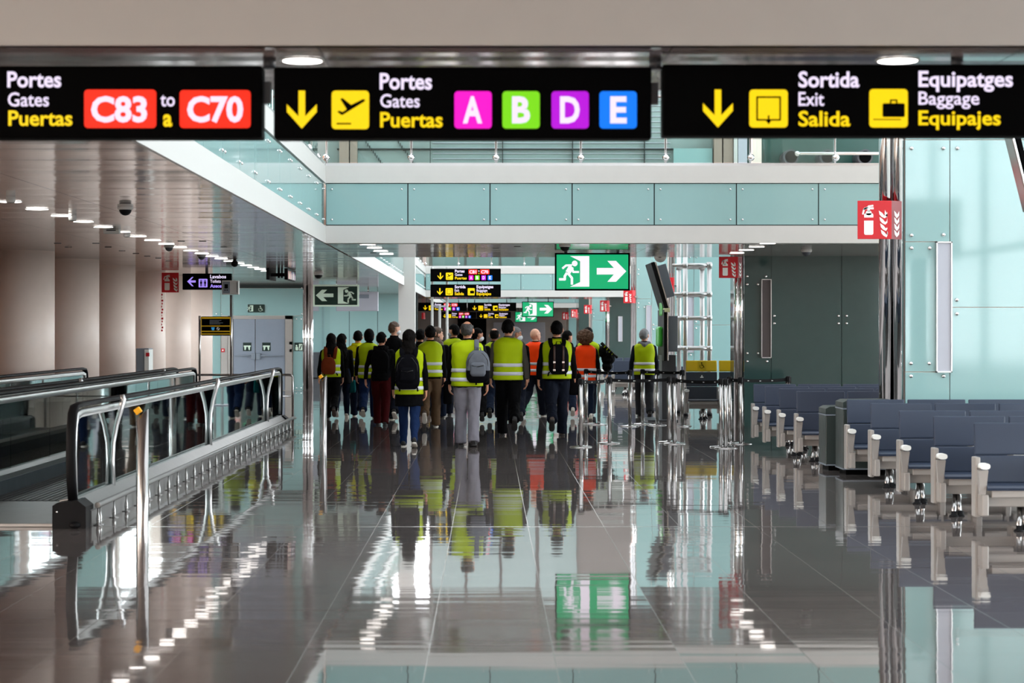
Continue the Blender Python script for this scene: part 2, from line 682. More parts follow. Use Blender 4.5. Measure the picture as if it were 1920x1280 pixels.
# teal core with the emergency door, at the end of the row of columns
YK = 55.0
m = MB().use(offwhite)
m.box(WX(386, YK), WX(572, YK), YK + .03, YK + 6, 0, HC)
m.use(teal)
g = .006
for xa, xb, ya, yb in ((386, 414, 540, 735), (414, 437, 540, 592), (437, 568, 540, 592), (549, 568, 592, 735)):
    m.box(WX(xa, YK) + g, WX(xb, YK) - g, YK, YK + .03, max(0, WZ(yb, YK)) + g, WZ(ya, YK) - g)
m.use(darkgap)
m.box(WX(386, YK), WX(568, YK), YK - .01, YK + .03, WZ(540, YK), HC)
m.use(chrome)
for x, y in ((568, 540), (568, 588), (408, 588), (418, 588), (558, 598), (567, 598), (558, 727), (567, 727)):
    m.ball((WX(x - 2, YK), YK - .005, WZ(y, YK)), .022, 8, 6)
m.use(mirror)
for c in (570, 581):
    X = WX(c, YK)
    m.tube([(X, YK + .08, 0), (X, YK + .08, HC)], .085, 20)
m.box(WX(572, YK), WX(586, YK), YK + .1, YK + 6, 0, HC)
struct('wall_left', m)
d = thing('door_2', (WX(486, YK), YK - .02, 0), 'grey double emergency door with push bars in the teal glass wall', 'door')
d['kind'] = 'structure'
m = MB().use(paleal)
bx = WX(486, YK)
for xa, xb, ya, yb in ((428, 437, 592, 735), (535, 548, 592, 735), (428, 548, 592, 598)):
    m.box(WX(xa, YK) - bx, WX(xb, YK) - bx, -.04, .05, max(0, WZ(yb, YK)), WZ(ya, YK))
m.build('door_frame', d)
for xa, xb in ((437, 479), (479, 535)):
    m = MB().use(mat('blue_grey_door_enamel', rgb(128, 137, 150), .4))
    m.box(WX(xa, YK) - bx + .008, WX(xb, YK) - bx - .008, -.02, .04, .01, WZ(598, YK), .006)
    leaf = m.build('door_leaf', d)
    m = MB().use(grey)
    z = WZ(667, YK)
    m.cyl((WX(xa, YK) - bx + .06, -.09, z), (WX(xb, YK) - bx - .06, -.09, z), .022, 10)
    e = WX(xb - 3, YK) - bx if xa < 450 else WX(xa + 6, YK) - bx
    m.box(e - .06, e + .06, -.12, -.02, z - .1, z + .08, .02)
    m.build('push_bar', leaf)

# recess wall beyond the core, with a low dark counter
YR = 70.0
m = MB().use(darkgap)
m.box(XL, -2.5, YR + .03, YR + .3, 0, HC)
m.use(teal)
for xa, xb in ((480, 601), (601, 655), (655, 708), (708, 760)):
    m.box(WX(xa, YR) + .01, WX(xb, YR) - .01, YR, YR + .03, .06, HC)
struct('wall_end', m)
m = MB().use(grey_d)
m.box(WX(560, YR), WX(745, YR), YR - .6, YR - .02, .02, .9, .02)
m.use(signblack)
m.box(WX(560, YR), WX(745, YR), YR - .55, YR - .05, 0, .1)
tag(m.build('counter'), 'low dark counter along the teal glass wall behind the group', 'counter')
# square white column at the edge of the second void
m = MB().use(white)
m.box(WX(747, 56), WX(778, 56), 56, 56.5, 0, 9)
struct('column', m, None)

# upper floor: glass balustrades and the wall behind them
YU = 33.6
m = MB()
brown = mat('brown_upper_column', rgb(150, 134, 122), .4)
louv = mat('grey_louvre_glass', rgb(138, 156, 153), .15, var=.08)
dgreen = mat('dark_green_plant_room', rgb(30, 74, 68), .3)


def up(xa, xb, mt, dy=0.0, za=4.05, zb=9.0):
    m.use(mt)
    m.box(WX(xa, YU), WX(xb, YU), YU + dy, YU + dy + .2, za, zb)


up(540, 1432, louv, .3)
up(1428, 1750, dgreen, .3)
up(636, 654, brown)
up(656, 669, brown, .05)
up(806, 806.8, darkgap)
up(1339, 1354, brown)
up(1357, 1375, brown, .05)
up(1376, 1383, white)
up(1384, 1401, grey_l)
up(1402, 1406, dgreen, .1)
up(1407, 1428, offwhite)
up(1264, 1337, teal, .1, 4.05, WZ(277, YU))
for x in (942, 1074, 1210):
    up(x, x + 1.5, darkgap, .22)
m.use(grey_l)
for k in range(26):
    z = 4.12 + k * .09
    m.box(WX(810, YU), WX(1260, YU), YU + .26, YU + .3, z, z + .012)
m.use(darkgap)
m.box(WX(630, YU), WX(1340, YU), YU + .2, YU + .3, WZ(278, YU), WZ(276, YU))
for k in range(14):
    for x0 in (684, 745):
        x = x0 + k * 3.4
        m.box(WX(x, YU), WX(x + 1.4, YU), YU + .24, YU + .3, WZ(266 + k * 4.6, YU), WZ(261 + k * 4.6, YU))
for x in (1480, 1548, 1618):
    m.use(grey_d)
    X = WX(x, YU)
    m.cyl((X, YU - .2, WZ(296, YU)), (X, YU + .35, WZ(296, YU)), .13, 24)
    m.use(signblack)
    m.cyl((X, YU - .21, WZ(296, YU)), (X, YU - .19, WZ(296, YU)), .1, 24)
m.use(chrome)
m.cyl((WX(1486, YU), YU - .35, WZ(291, YU)), (WX(1700, YU), YU - .35, WZ(291, YU)), .03, 12)
m.ball((WX(1489, YU), YU - .35, WZ(291, YU)), .05, 12, 8)
struct('wall_upper', m)
m = MB().use(mat('grey_brown_upper_wall', rgb(104, 98, 94), .5))  # darker grey-brown than the end wall
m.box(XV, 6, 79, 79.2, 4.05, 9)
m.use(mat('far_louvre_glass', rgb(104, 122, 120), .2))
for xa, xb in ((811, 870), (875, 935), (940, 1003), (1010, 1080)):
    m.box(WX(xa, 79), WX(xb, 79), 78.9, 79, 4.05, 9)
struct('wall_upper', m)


def glass_railing(axis, pos, a0, a1, label, step=1.24):
    if axis == 'y':
        t = thing('glass_railing', ((a0 + a1) / 2, pos, 4.05), label, 'railing')
    else:
        t = thing('glass_railing', (pos, (a0 + a1) / 2, 4.05), label, 'railing')
    c = (a0 + a1) / 2
    n = round((a1 - a0) / step)
    w = (a1 - a0) / n

    def P(u, d, z):
        return (u - c, d, z) if axis == 'y' else (-d, u - c, z)
    m = MB().use(steel)
    m.cyl(P(a0, 0, 1.02), P(a1, 0, 1.02), .022, 12)
    m.build('handrail', t)
    for i in range(n):
        u = a0 + i * w
        m = MB().use(clear)
        p, q = P(u + .03, -.008, .06), P(u + w - .03, .008, .98)
        m.box(p[0], q[0], p[1], q[1], p[2], q[2])
        m.build('glass_panel', t)
    for i in range(n + 1):
        u = a0 + i * w
        m = MB().use(chrome)
        p = P(u, .05, 0)
        m.cyl(p, P(u, .05, 1.02), .014, 10)
        m.ball(P(u, .0, .13), .055, 16, 10)
        m.build('post', t)
    return t


glass_railing('y', Y1 + .12, XV, 5.07, 'clear glass railing with ball clamps along the near bridge over the hall')
glass_railing('x', XV - .12, 12, Y1, 'clear glass railing on the upper floor edge, running from the signs to the near bridge', 1.4)
glass_railing('y', 75.12, XV, 5.07, 'clear glass railing along the far bridge over the hall')
glass_railing('x', XV - .12, Y2, 75, 'clear glass railing on the upper floor edge between the two bridges', 2.5)

# ------------------------------------------------------------------ ceiling fittings
LG = 'round ceiling downlights'


def downlight(X, Y, r, label, group):
    t = thing('downlight', (X, Y, HC), label, 'light', group)
    m = MB().use(white)
    m.tube([(0, 0, -.004), (0, 0, .0)], r + .012, 28)
    m.build('trim_ring', t)
    m = MB().use(lamp)
    m.tube([(0, 0, -.007), (0, 0, -.003)], r, 28)
    m.build('diffuser', t)


for x, w in ((567, 'round lit downlight above the sign with the aeroplane symbol'), (1683, 'round lit downlight above the sign with the suitcase symbol')):
    downlight(WX(x, 9.42), 9.42, .092, w, LG)
for k in range(20):
    if k < 9:
        lb = 'round lit downlight in the left aisle ceiling, %s from the near end' % ('first', 'second', 'third', 'fourth', 'fifth', 'sixth', 'seventh', 'eighth', 'ninth')[k]
    else:
        lb = 'round lit downlight of the far half of the left aisle ceiling row'
    downlight(-4.74, 19.7 + 1.2 * k, .115, lb, LG if k < 9 else 'far downlights of the left aisle')
for k, o in enumerate(('first', 'second', 'third', 'fourth')):
    downlight(-1.79 + .03 * k, 29.5 + 1.22 * k, .115, 'round lit downlight under the bridge on the walkway side, %s of four from the fascia' % o, LG)
    downlight(4.08, 29.1 + 1.2 * k, .115, 'round lit downlight under the bridge by the dark wall, %s of four from the fascia' % o, LG)


m = MB().use(darkgap)
for x, y in ((108, 456), (128, 463), (203, 463), (229, 470), (255, 475), (276, 480), (297, 484), (180, 456), (316, 489), (70, 471), (340, 452), (380, 452), (420, 463), (700, 474), (930, 465), (970, 462)):
    Yq_ = ceilY(y)
    m.box(WX(x, Yq_) - .05, WX(x, Yq_) + .05, Yq_ - .02, Yq_ + .02, HC - .006, HC + .002)
struct('trim_8', m)


def dome_camera(x, y, r, label, bowl=black, sh=white):
    Y = ceilY(y)
    t = thing('dome_camera', (WX(x, Y), Y, HC), label, 'camera', 'ceiling cameras')
    m = MB().use(sh)
    m.lathe((0, 0, 0), [(r * 1.25, 0), (r * 1.25, -r * .3), (r * 1.05, -r * .45)], 24)
    m.build('housing', t)
    m = MB().use(bowl)
    m.ball((0, 0, -r * .42), (r, r, r * .95), 20, 12)
    m.build('dome', t)


dome_camera(235, 388, .065, 'dark dome camera on the left aisle ceiling nearest the black signs')
dome_camera(317, 461, .06, 'small dark dome camera on the ceiling above the fire extinguisher sign', grey_d)
dome_camera(378, 478, .06, 'small dark dome camera on the ceiling above the toilets sign', grey_d)
dome_camera(597, 512, .09, 'white dome camera on the ceiling above the dark green exit sign')
dome_camera(1512, 469, .07, 'small dome camera on the bridge ceiling before the dark glass wall', grey_d)
dome_camera(1059, 459, .07, 'dome camera on the bridge ceiling right above the bright green exit sign')
for x, y, lb in ((20, 369, 'white cylindrical ceiling speaker at the near end of the left aisle'),
                 (136, 404, 'white cylindrical ceiling speaker, second along the left aisle'),
                 (238, 436, 'white cylindrical ceiling speaker beside the flat white ceiling box')):
    Y = ceilY(y)
    t = thing('ceiling_speaker', (WX(x, Y), Y, HC), lb, 'speaker', 'ceiling speakers')
    m = MB().use(white)
    m.lathe((0, 0, 0), [(.044, 0), (.044, -.05), (.038, -.056)], 20)
    m.build('housing', t)
    m = MB().use(black)
    m.lathe((0, 0, 0), [(.03, -.054), (.03, -.058)], 16)
    m.build('grille', t)
Y = ceilY(430)
t = thing('ceiling_box', (WX(210, Y), Y, HC), 'flat white ceiling box with a dark slot above the columns', 'box')
m = MB().use(white)
m.box(-.1, .1, -.06, .06, -.055, 0, .006)
m.build('housing', t)
m = MB().use(black)
m.box(-.06, .06, -.065, -.055, -.02, -.008)
m.build('slot', t)
Y = ceilY(487)
t = thing('ceiling_loudspeaker', (WX(440, Y), Y, HC), 'black loudspeaker hung from the ceiling above the box on the pole', 'speaker')
m = MB().use(black)
m.ball((0, 0, -.07), (.065, .08, .06), 14, 10)
m.build('cabinet', t)
m = MB().use(black)
m.cyl((0, 0, -.02), (0, 0, 0), .03)
m.build('mount', t)
# white round camera with black lens at the edge of the bridge
t = thing('security_camera', (WX(1238, 34.9), 34.9, WZ(480, 34.9)), 'white round camera with a big black lens at the bridge edge', 'camera')
m = MB().use(white)
m.ball((0, 0, 0), (.11, .1, .11), 20, 14)
m.cyl((0, 0, .04), (0, -.30, .06), .03)
m.build('housing', t)
m = MB().use(black)
m.ball((-.01, -.075, .02), (.058, .05, .058), 16, 10)
m.build('lens', t)
# video screens hung back to back from the left aisle ceiling
Y = 40.5
t = thing('hanging_screens', (WX(525, Y), Y, HC), 'pair of black screens hung from the ceiling, one with coloured pictures', 'screen')
m = MB().use(black)
m.box(WX(500, Y) - WX(525, Y), WX(506, Y) - WX(525, Y), -.1, 1.2, -.24, 0, .01)
m.build('screen_case', t)
m = MB().use(black)
x0 = WX(534, Y) - WX(525, Y)
m.box(x0, x0 + .07, -.1, 1.6, -.24, -.01, .01)
c = m.build('screen_case', t)
m = MB()
for k in range(2):
    for j in range(9):
        m.use((em(225, 160, 160, .8), em(120, 130, 170, .8), em(215, 205, 160, .8), em(200, 210, 215, .8))[(j * 3 + k + j // 3) % 4])
        m.box(x0 + .07, x0 + .075, k * .75 + .02 + j * .075, k * .75 + .02 + j * .075 + .06, -.22, -.06 - .03 * (j % 3))
m.build('display', c)
m = MB().use(black)
m.box(-.07, -.03, .2, .3, -.2, 0)
m.box(.0, .03, .2, .3, -.2, 0)
m.box(WX(506, Y) - WX(525, Y), x0, .2, .3, -.17, -.1)
m.build('mount', t)
# ------------------------------------------------------------------ moving walkways


def walkway(xa, xb, y0, y1, label, rails=(1, 1)):
    """xa: outer (towards the middle of the hall) and xb: inner balustrade"""
    t = thing('moving_walkway', ((xa + xb) / 2, y0, 0), label, 'moving walkway', 'moving walkways')
    cx, L = (xa + xb) / 2, y1 - y0
    pallet = mat('ridged_pallet', (.06, .06, .06, 1), .45, metal=.3)
    m = MB().use(pallet)
    x0, x1 = xb - cx + .12, xa - cx - .12
    n = int((x1 - x0) / .06)
    for k in range(n):
        u = x0 + (x1 - x0) * k / n
        m.box(u, u + (x1 - x0) / n * .7, 2.2, L - 2.2, 0.005, .035)
    m.box(x0, x1, 2.2, L - 2.2, 0.0, .02)
    m.build('pallet_belt', t)
    for a, b in ((.0, 2.2), (L - 2.2, L)):
        m = MB().use(deck_alu)
        m.box(x0 - .1, x1 + .1, a, b, 0.0, .03, .004)
        m.build('landing_plate', t)
    for side, X in ((1, xa - cx), (-1, xb - cx)):
        m = MB().use(deck_alu)
        poly = [(X - .12 * side, .0), (X - .12 * side, .22), (X + .03 * side, .24), (X + .15 * side, .13), (X + .15 * side, 0)]
        v0 = [m.bm.verts.new((x, .05, z)) for x, z in poly]
        v1 = [m.bm.verts.new((x, L - .05, z)) for x, z in poly]
        k = len(poly)
        for i in range(k):
            m._face([v0[i], v0[(i + 1) % k], v1[(i + 1) % k], v1[i]])
        m._face(v0)
        m._face(v1[::-1])
        m.use(grey_d)
        m.box(X - .135 * side, X - .12 * side, .3, L - .3, .03, .17)
        m.build('skirt', t)
        m = MB().use(tinted)
        np_ = 9
        for i in range(np_):
            a, b = .12 + (L - .24) * i / np_, .12 + (L - .24) * (i + 1) / np_
            m.box(X - .006, X + .006, a + .006, b - .006, .22, .92)
        m.build('glass_panels', t)
        m = MB().use(alu)
        m.tube([(X, .10, .26), (X, .06, .6), (X, .07, .86), (X, .14, .93), (X, .3, .945), (X, L - .3, .945), (X, L - .1, .92), (X, L - .06, .6), (X, L - .1, .26)],
               [(.022, .03)] * 2 + [(.03, .035)] * 5 + [(.022, .03)] * 2, 12, (1, 0, 0), ex=3.5)
        m.build('rail_profile', t)
        m = MB().use(rubber)
        pts = [(X, .02, .2), (X, -.05, .4), (X, -.07, .6), (X, -.05, .8), (X, .0, .95), (X, .08, 1.005), (X, .3, 1.02), (X, L * .5, 1.015), (X, L - .3, 1.02), (X, L - .08, 1.005), (X, L, .95),
               (X, L + .05, .8), (X, L + .07, .6), (X, L + .05, .4), (X, L - .02, .2)]
        m.tube(pts, [(.042, .022)] * len(pts), 12, (1, 0, 0), ex=3)
        m.build('handrail', t)
        for yy, sg in ((-.02, 1), (L + .02, -1)):
            m = MB().use(black)
            poly = [(-.14, 0), (-.14, .19), (-.10, .215), (.07, .235), (.14, .18), (.14, 0)]
            if sg > 0:
                m.plate([(X + a, b) for a, b in poly], yy - .12, .32)
            else:
                m.plate([(X + a, b) for a, b in poly], yy - .2, .3)
            m.ball((X + .05, yy - .11 * sg, .03), (.05, .04, .03), 12, 8)
            m.use(chrome)
            m.ball((X - .1, yy - .125 * sg, .14), .009, 8, 6)
            m.build('newel_base', t)
        if side == 1 and rails[0]:
            for py in (1.65, 8.1, 14.5):
                m = MB().use(alu)
                m.tube([(X + .03, py, .22), (X + .022, py, .45), (X + .03, py, .62), (X + .06, py, .78), (X + .10, py, .92), (X + .125, py, 1.02), (X + .115, py, 1.06)],
                       [.024, .024, .024, .024, .026, .028, .02], 12)
                m.build('support_post', t)
    return t


walkway(-3.5, -4.93, 16.75, 33.4, 'moving walkway nearest the people, beside the low bumper rail')
walkway(-5.24, -6.76, 16.9, 33.4, 'moving walkway next to the round white columns')

# low bumper rail on bottle-shaped feet
t = thing('bumper_rail', (-3.31, 16.85, 0), 'low steel bumper rail on small bottle-shaped feet beside the moving walkway', 'rail')
m = MB().use(deck_alu)
m.tube([(0, 0, .175), (0, .01, .175), (0, 16.9, .175), (.03, 17.0, .17)], [.024, .026, .026, .018], 14)
m.build('rail', t)
pm = MB().use(foot_steel)
pm.lathe((0, 0, 0), [(.04, 0), (.04, .005), (.015, .008), (.019, .04), (.018, .07), (.009, .105), (.007, .16)], 14)
pmesh = pm.mesh('foot_post')
ys = [.03, .12] + [.75 + .6 * k for k in range(27)]
for yy in ys:
    o = bpy.data.objects.new('foot_post', pmesh)
    COL.objects.link(o)
    o.parent = t
    o.location = (0, yy, 0)


def bollard(x, yf, label):
    Y = floorY(yf)
    t = thing('bollard', (WX(x, Y), Y, 0), label, 'bollard', 'steel bollards with amber reflectors')
    m = MB().use(steel)
    n = 20
    r = .052
    v0 = [m.bm.verts.new((r * math.cos(2 * math.pi * k / n), r * math.sin(2 * math.pi * k / n), 0)) for k in range(n)]
    v1 = [m.bm.verts.new((r * math.cos(2 * math.pi * k / n), r * math.sin(2 * math.pi * k / n), .955 + .045 * math.cos(2 * math.pi * k / n))) for k in range(n)]
    for k in range(n):
        m._face([v0[k], v0[(k + 1) % n], v1[(k + 1) % n], v1[k]], True)
    m._face(v1)
    m.build('post', t)
    m = MB().use(amber)
    m.obox(Matrix.Translation((-.032, -.03, .985)) @ Matrix.Rotation(-.62, 4, 'Y'), .055, .05, .05, .006)
    m.build('reflector', t)


bollard(267, 991, 'brushed steel bollard with an amber top beside the near end of the moving walkway')
bollard(606, 833, 'steel bollard with an amber top in front of the woman with the brown backpack')

# barrier rail at the far end of the walkways, with two notices on poles
YG = 36.6
t = thing('barrier_rail', (WX(549, YG), YG, 0), 'steel barrier rail across the far end of the moving walkways', 'rail')
bx = WX(549, YG)
m = MB().use(steel)
m.tube([(0, 0, 0), (0, 0, .80), (-.03, 0, .83), (-.06, 0, .84), (WX(350, YG) - bx, 0, .84)], .022, 12)
m.build('rail', t)
m = MB().use(steel)
m.cyl((0, 0, .45), (WX(350, YG) - bx, 0, .45), .012, 10)
m.build('mid_rail', t)
for x in (374, 433, 500):
    m = MB().use(steel)
    m.cyl((WX(x, YG) - bx, 0, 0), (WX(x, YG) - bx, 0, .84), .02, 12)
    m.build('post', t)

# ------------------------------------------------------------------ seats
navy = mat('dark_blue_seat_shell', rgb(44, 55, 74), .42, var=.05)
ychair = mat('mustard_headrest', rgb(205, 172, 10), .45, var=.04)
darkseat = mat('charcoal_seat_shell', rgb(44, 50, 60), .45, var=.05)


def bench(X0, Yb, n, pitch, label, group, shell=navy, head=None, legs=None, mats_arm=None, rz=0):
    """row of n seats facing the viewpoint; X0 left edge of the first back, Yb depth of the backs' tops"""
    t = thing('bench_seating', (X0, Yb, 0), label, 'bench', group, rz)
    arm = mats_arm or paleal
    m = MB().use(paleal)
    m.box(-.03, n * pitch + .03, -.34, -.22, .19, .275, .01)
    m.build('beam', t)
    for i in range(n):
        u = i * pitch
        m = MB().use(shell)
        w = pitch - .035
        # seat pan with rolled front edge
        prof = [(-.03, .37), (-.40, .375), (-.45, .372), (-.475, .355), (-.47, .335), (-.44, .335), (-.03, .335)]
        va = [m.bm.verts.new((u, y, z)) for y, z in prof]
        vb = [m.bm.verts.new((u + w, y, z)) for y, z in prof]
        k = len(prof)
        for a in range(k):
            m._face([va[a], vb[a], vb[(a + 1) % k], va[(a + 1) % k]])
        m._face(va[::-1])
        m._face(vb)
        m.use(arm)
        m.box(u + .04, u + w - .04, -.45, -.08, .275, .335, .008)
        m.build('seat', t)
        top = .875
        m = MB().use(shell)
        M0 = Matrix.Translation((u + w / 2, -.06, .37)) @ Matrix.Rotation(-.13, 4, 'X')
        m.obox(M0 @ Matrix.Translation((0, 0, .114)), w, .035, .232, .012)
        m.obox(M0 @ Matrix.Translation((0, 0, .37)), w, .035, .272, .012)
        m.build('backrest', t)
        if head:
            m = MB().use(head)
            m.obox(M0 @ Matrix.Translation((0, 0, .62)), w, .05, .21, .022)
            hr = m.build('headrest', t)
    for i in range(n + 1):
        u = i * pitch - .035
        m = MB().use(arm)
        # upright frame, armrest pad, lower bracket
        m.box(u - .025, u + .02, -.30, -.16, .10, .60, .012)
        m.tube([(u + .005, -.20, .50), (u + .005, -.40, .53), (u + .005, -.47, .53)], [(.022, .02)] * 3, 10)
        m.plate([(u - .018, .30), (u + .028, .30), (u + .05, .50), (u - .03, .50)], -.44, .05)
        m.box(u - .005, u + .055, -.44, -.28, .12, .30, .012)
        o = m.build('armrest', t)
        m = MB().use(signwhite)
        m.tube([(u + .012, -.49, .535), (u + .012, -.40, .535)], [(.042, .026), (.042, .026)], 14, ex=2.6)
        m.build('armrest_pad', o)
    for u in (legs if legs is not None else ([.45, n * pitch - .45] if n > 2 else [.3, n * pitch - .3])):
        m = MB().use(steel)
        for dx, dy in ((-.07, -.46), (.0, -.40), (.07, -.08)):
            m.tube([(u + dx * .3, -.28, .2), (u + dx, dy, .03)], [.018, .022], 10)
        m.use(black)
        for dx, dy in ((-.07, -.46), (.0, -.40), (.07, -.08)):
            m.lathe((u + dx, dy, 0), [(.045, 0), (.04, .012), (.024, .02), (.022, .05)], 12)
        m.build('leg', t)
    return t


rows = [(4.106, 16.85, 2, 'dark blue bench row nearest the viewer, first of the near block', (.33,)),
        (4.053, 18.15, 3, 'dark blue bench row, second of the near block', (.15, 1.7)),
        (4.005, 19.44, 3, 'dark blue bench row, third of the near block', (.15, 1.7)),
        (4.10, 21.38, 4, 'dark blue bench row, fourth of the near block', (.15, 2.3)),
        (4.06, 22.57, 4, 'dark blue bench row beside the dark recycling bin, last of the near block', (.6, 2.3))]
for x, y, n, lb, lg in rows:
    bench(x, y, n, .69, lb, 'near block of bench rows', legs=lg)
for (x, y), lb, lg in zip(((3.957, 25.6), (3.91, 26.8), (3.87, 27.9), (3.87, 29.1)),
                          ('dark blue bench row, first of the far block behind the recycling bin', 'dark blue bench row, second of the far block',
                           'dark blue bench row, third of the far block', 'dark blue bench row, last of the far block before the dark glass wall'), ((.2, 1.6), (.2, 1.6), (.5, 1.6), (.5, 1.6))):
    bench(x, y, 3, .655, lb, 'far block of bench rows', legs=lg)
YP = 37.6
bench(WX(1286, YP), YP, 2, WX(1348, YP) - WX(1286, YP), 'charcoal two-seat bench with mustard wheelchair-symbol headrests behind the barrier belts', 'priority seats', shell=darkseat, head=ychair)
bench(WX(1150, 52.0), 52.0, 2, .62, 'dark blue bench behind the man in the grey hood, past the belts', 'distant bench rows')
bench(WX(1228, 43.5), 43.5, 2, .36, 'dark blue bench under the screen stand', 'distant bench rows', shell=navy)
bench(WX(1130, 57.5), 57.5, 2, .62, 'dark blue bench farthest away, behind the camera bag', 'distant bench rows')


# recycling bins
def recycling_bin(X0, X1, Yb, h, d, label):
    bin_m = mat('dark_green_bin_metal', rgb(44, 54, 52), .4, var=.08)
    t = thing('recycling_bin', ((X0 + X1) / 2, Yb, 0), label, 'bin', 'recycling bins')
    w = (X1 - X0) / 2
    m = MB().use(bin_m)
    m.box(-w, w, -d / 2, d / 2, .06, h - .1, .01)
    m.build('body', t)
    m = MB().use(signblack)
    m.box(-w + .04, w - .04, -d / 2 + .04, d / 2 - .04, 0, .06)
    m.build('plinth', t)
    m = MB().use(bin_m)
    m.plate([(-w, h - .09), (w, h - .09), (w, h), (-w + .05, h - .005), (-w, h - .03)], -d / 2, d)
    lid = m.build('lid', t)
    m = MB().use(grey)
    m.box(-w - .004, w + .004, -d / 2 - .006, d / 2 + .004, h - .11, h - .095)
    m.box(-w - .004, w + .004, -d / 2 - .006, d / 2, .06, .075)
    m.box(w - .16, w - .09, -d / 2 - .012, -d / 2, h - .2, h - .1, .003)
    m.build('edge_strip', t)


recycling_bin(4.06, 4.62, 23.05, .86, .5, 'dark green metal recycling bin at the end of the near bench block')
recycling_bin(3.98, 4.4, 23.75, .76, .5, 'lower dark green recycling bin tucked behind the taller one')

# ------------------------------------------------------------------ belt barriers
belt_m = mat('black_belt_webbing', (.006, .006, .0065, 1), .7, bump=.3, bscale=80, spec=.08)


def stanchion(x, yf, label, belts=(), h=.975, r=.031, Y=None):
    Y = Y or floorY(yf)
    X = WX(x, Y)
    t = thing('belt_stanchion', (X, Y, 0), label, 'barrier post', 'belt barrier posts')
    m = MB().use(steel)
    m.lathe((0, 0, 0), [(.165, 0), (.165, .006), (.15, .014), (.06, .02), (.035, .03)], 32)
    m.build('base', t)
    m = MB().use(steel)
    m.cyl((0, 0, .02), (0, 0, h - .06), r, 20)
    m.build('post', t)
    m = MB().use(black)
    m.lathe((0, 0, 0), [(r * 1.02, h - .085), (r * 1.06, h - .08), (r * 1.06, h - .004), (r * .9, h)], 20)
    for a in range(4):
        c, s_ = math.cos(a * math.pi / 2), math.sin(a * math.pi / 2)
        m.box(c * r - .011, c * r + .011, s_ * r - .011, s_ * r + .011, h - .1, h - .01, .003)
    m.build('belt_head', t)
    for (x2, Y2_) in belts:
        d = Vector((WX(x2, Y2_) - X, Y2_ - Y, 0))
        L = d.length
        e = d / L
        nrm = Vector((-e.y, e.x, 0))
        m = MB().use(belt_m)
        N = 12
        ring = []
        for i in range(N + 1):
            k = i / N
            p = e * (r + (L - 2 * r) * k) + Vector((0, 0, h - .048 - .03 * 4 * k * (1 - k) * min(1, L / 2)))
            ring.append([m.bm.verts.new(p + nrm * a + Vector((0, 0, b))) for a, b in ((-.001, -.024), (.001, -.024), (.001, .024), (-.001, .024))])
        for A, B in zip(ring, ring[1:]):
            for q in range(4):
                m._face([A[q], A[(q + 1) % 4], B[(q + 1) % 4], B[q]])
        m._face(ring[0][::-1])
        m._face(ring[-1])
        b = m.build('belt', t)
        m = MB().use(signwhite)
        side = -1 if nrm.y > 0 else 1
        k = .15
        while k < L - .1:
            f = k / L
            z = h - .048 - .03 * 4 * f * (1 - f) * min(1, L / 2)
            p = e * k + nrm * (side * .003)
            Mx = Matrix.Translation(p + Vector((0, 0, z))) @ Matrix(((e.x, nrm.x, 0, 0), (e.y, nrm.y, 0, 0), (0, 0, 1, 0), (0, 0, 0, 1)))
            m.obox(Mx, .03, .002, .004)
            m.obox(Mx @ Matrix.Translation((-.01, 0, 0)) @ Matrix.Rotation(.7, 4, 'Y'), .014, .002, .004)
            m.obox(Mx @ Matrix.Translation((-.01, 0, 0)) @ Matrix.Rotation(-.7, 4, 'Y'), .014, .002, .004)
            k += .24
        m.build('belt_print', b)
    return t


f1, f2, f3, f4 = floorY(838), floorY(830), floorY(829), floorY(837)
stanchion(1089.5, 838, 'shiny belt barrier post in front of the curly-haired woman in orange', [(1143, floorY(831))])
stanchion(1143, 831, 'shiny belt barrier post, second of the near row from the orange vests', [(1255, floorY(829))])
stanchion(1255, 829, 'shiny belt barrier post, first of the close near pair below the screen stand')
stanchion(1265, 832, 'shiny belt barrier post, second of the close near pair below the screen stand', [(1352, floorY(838))])
stanchion(1352, 838, 'shiny belt barrier post, first of the cluster before the mustard headrests', [(1367, floorY(830))])
stanchion(1361, 840, 'shiny belt barrier post, middle of the cluster before the mustard headrests')
stanchion(1368, 829, 'belt barrier post, hindmost of the cluster before the mustard headrests', [(1389, floorY(832))])
stanchion(1389, 832, 'shiny belt barrier post standing alone beside the dark glass wall edge', [(1478, floorY(828))])
stanchion(1478, 828, 'belt barrier post showing only its black head above the far bench rows')
stanchion(1099, 794, 'dark steel belt barrier post of the rear row over the orange vest', [(1181, floorY(799))])
stanchion(1123, 796, 'dark steel belt barrier post of the rear row, just past the orange vest')
stanchion(1181, 799, 'dark steel belt barrier post before the arm of the man in the grey hood')
stanchion(1205, 795, 'dark steel belt barrier post right in front of the man in the grey hood', [(1232, floorY(797))])
stanchion(1232, 797, 'dark steel belt barrier post just past the man in the grey hood', [(1279, floorY(799))])
stanchion(1279, 799, 'dark steel belt barrier post before the scaffold leg')

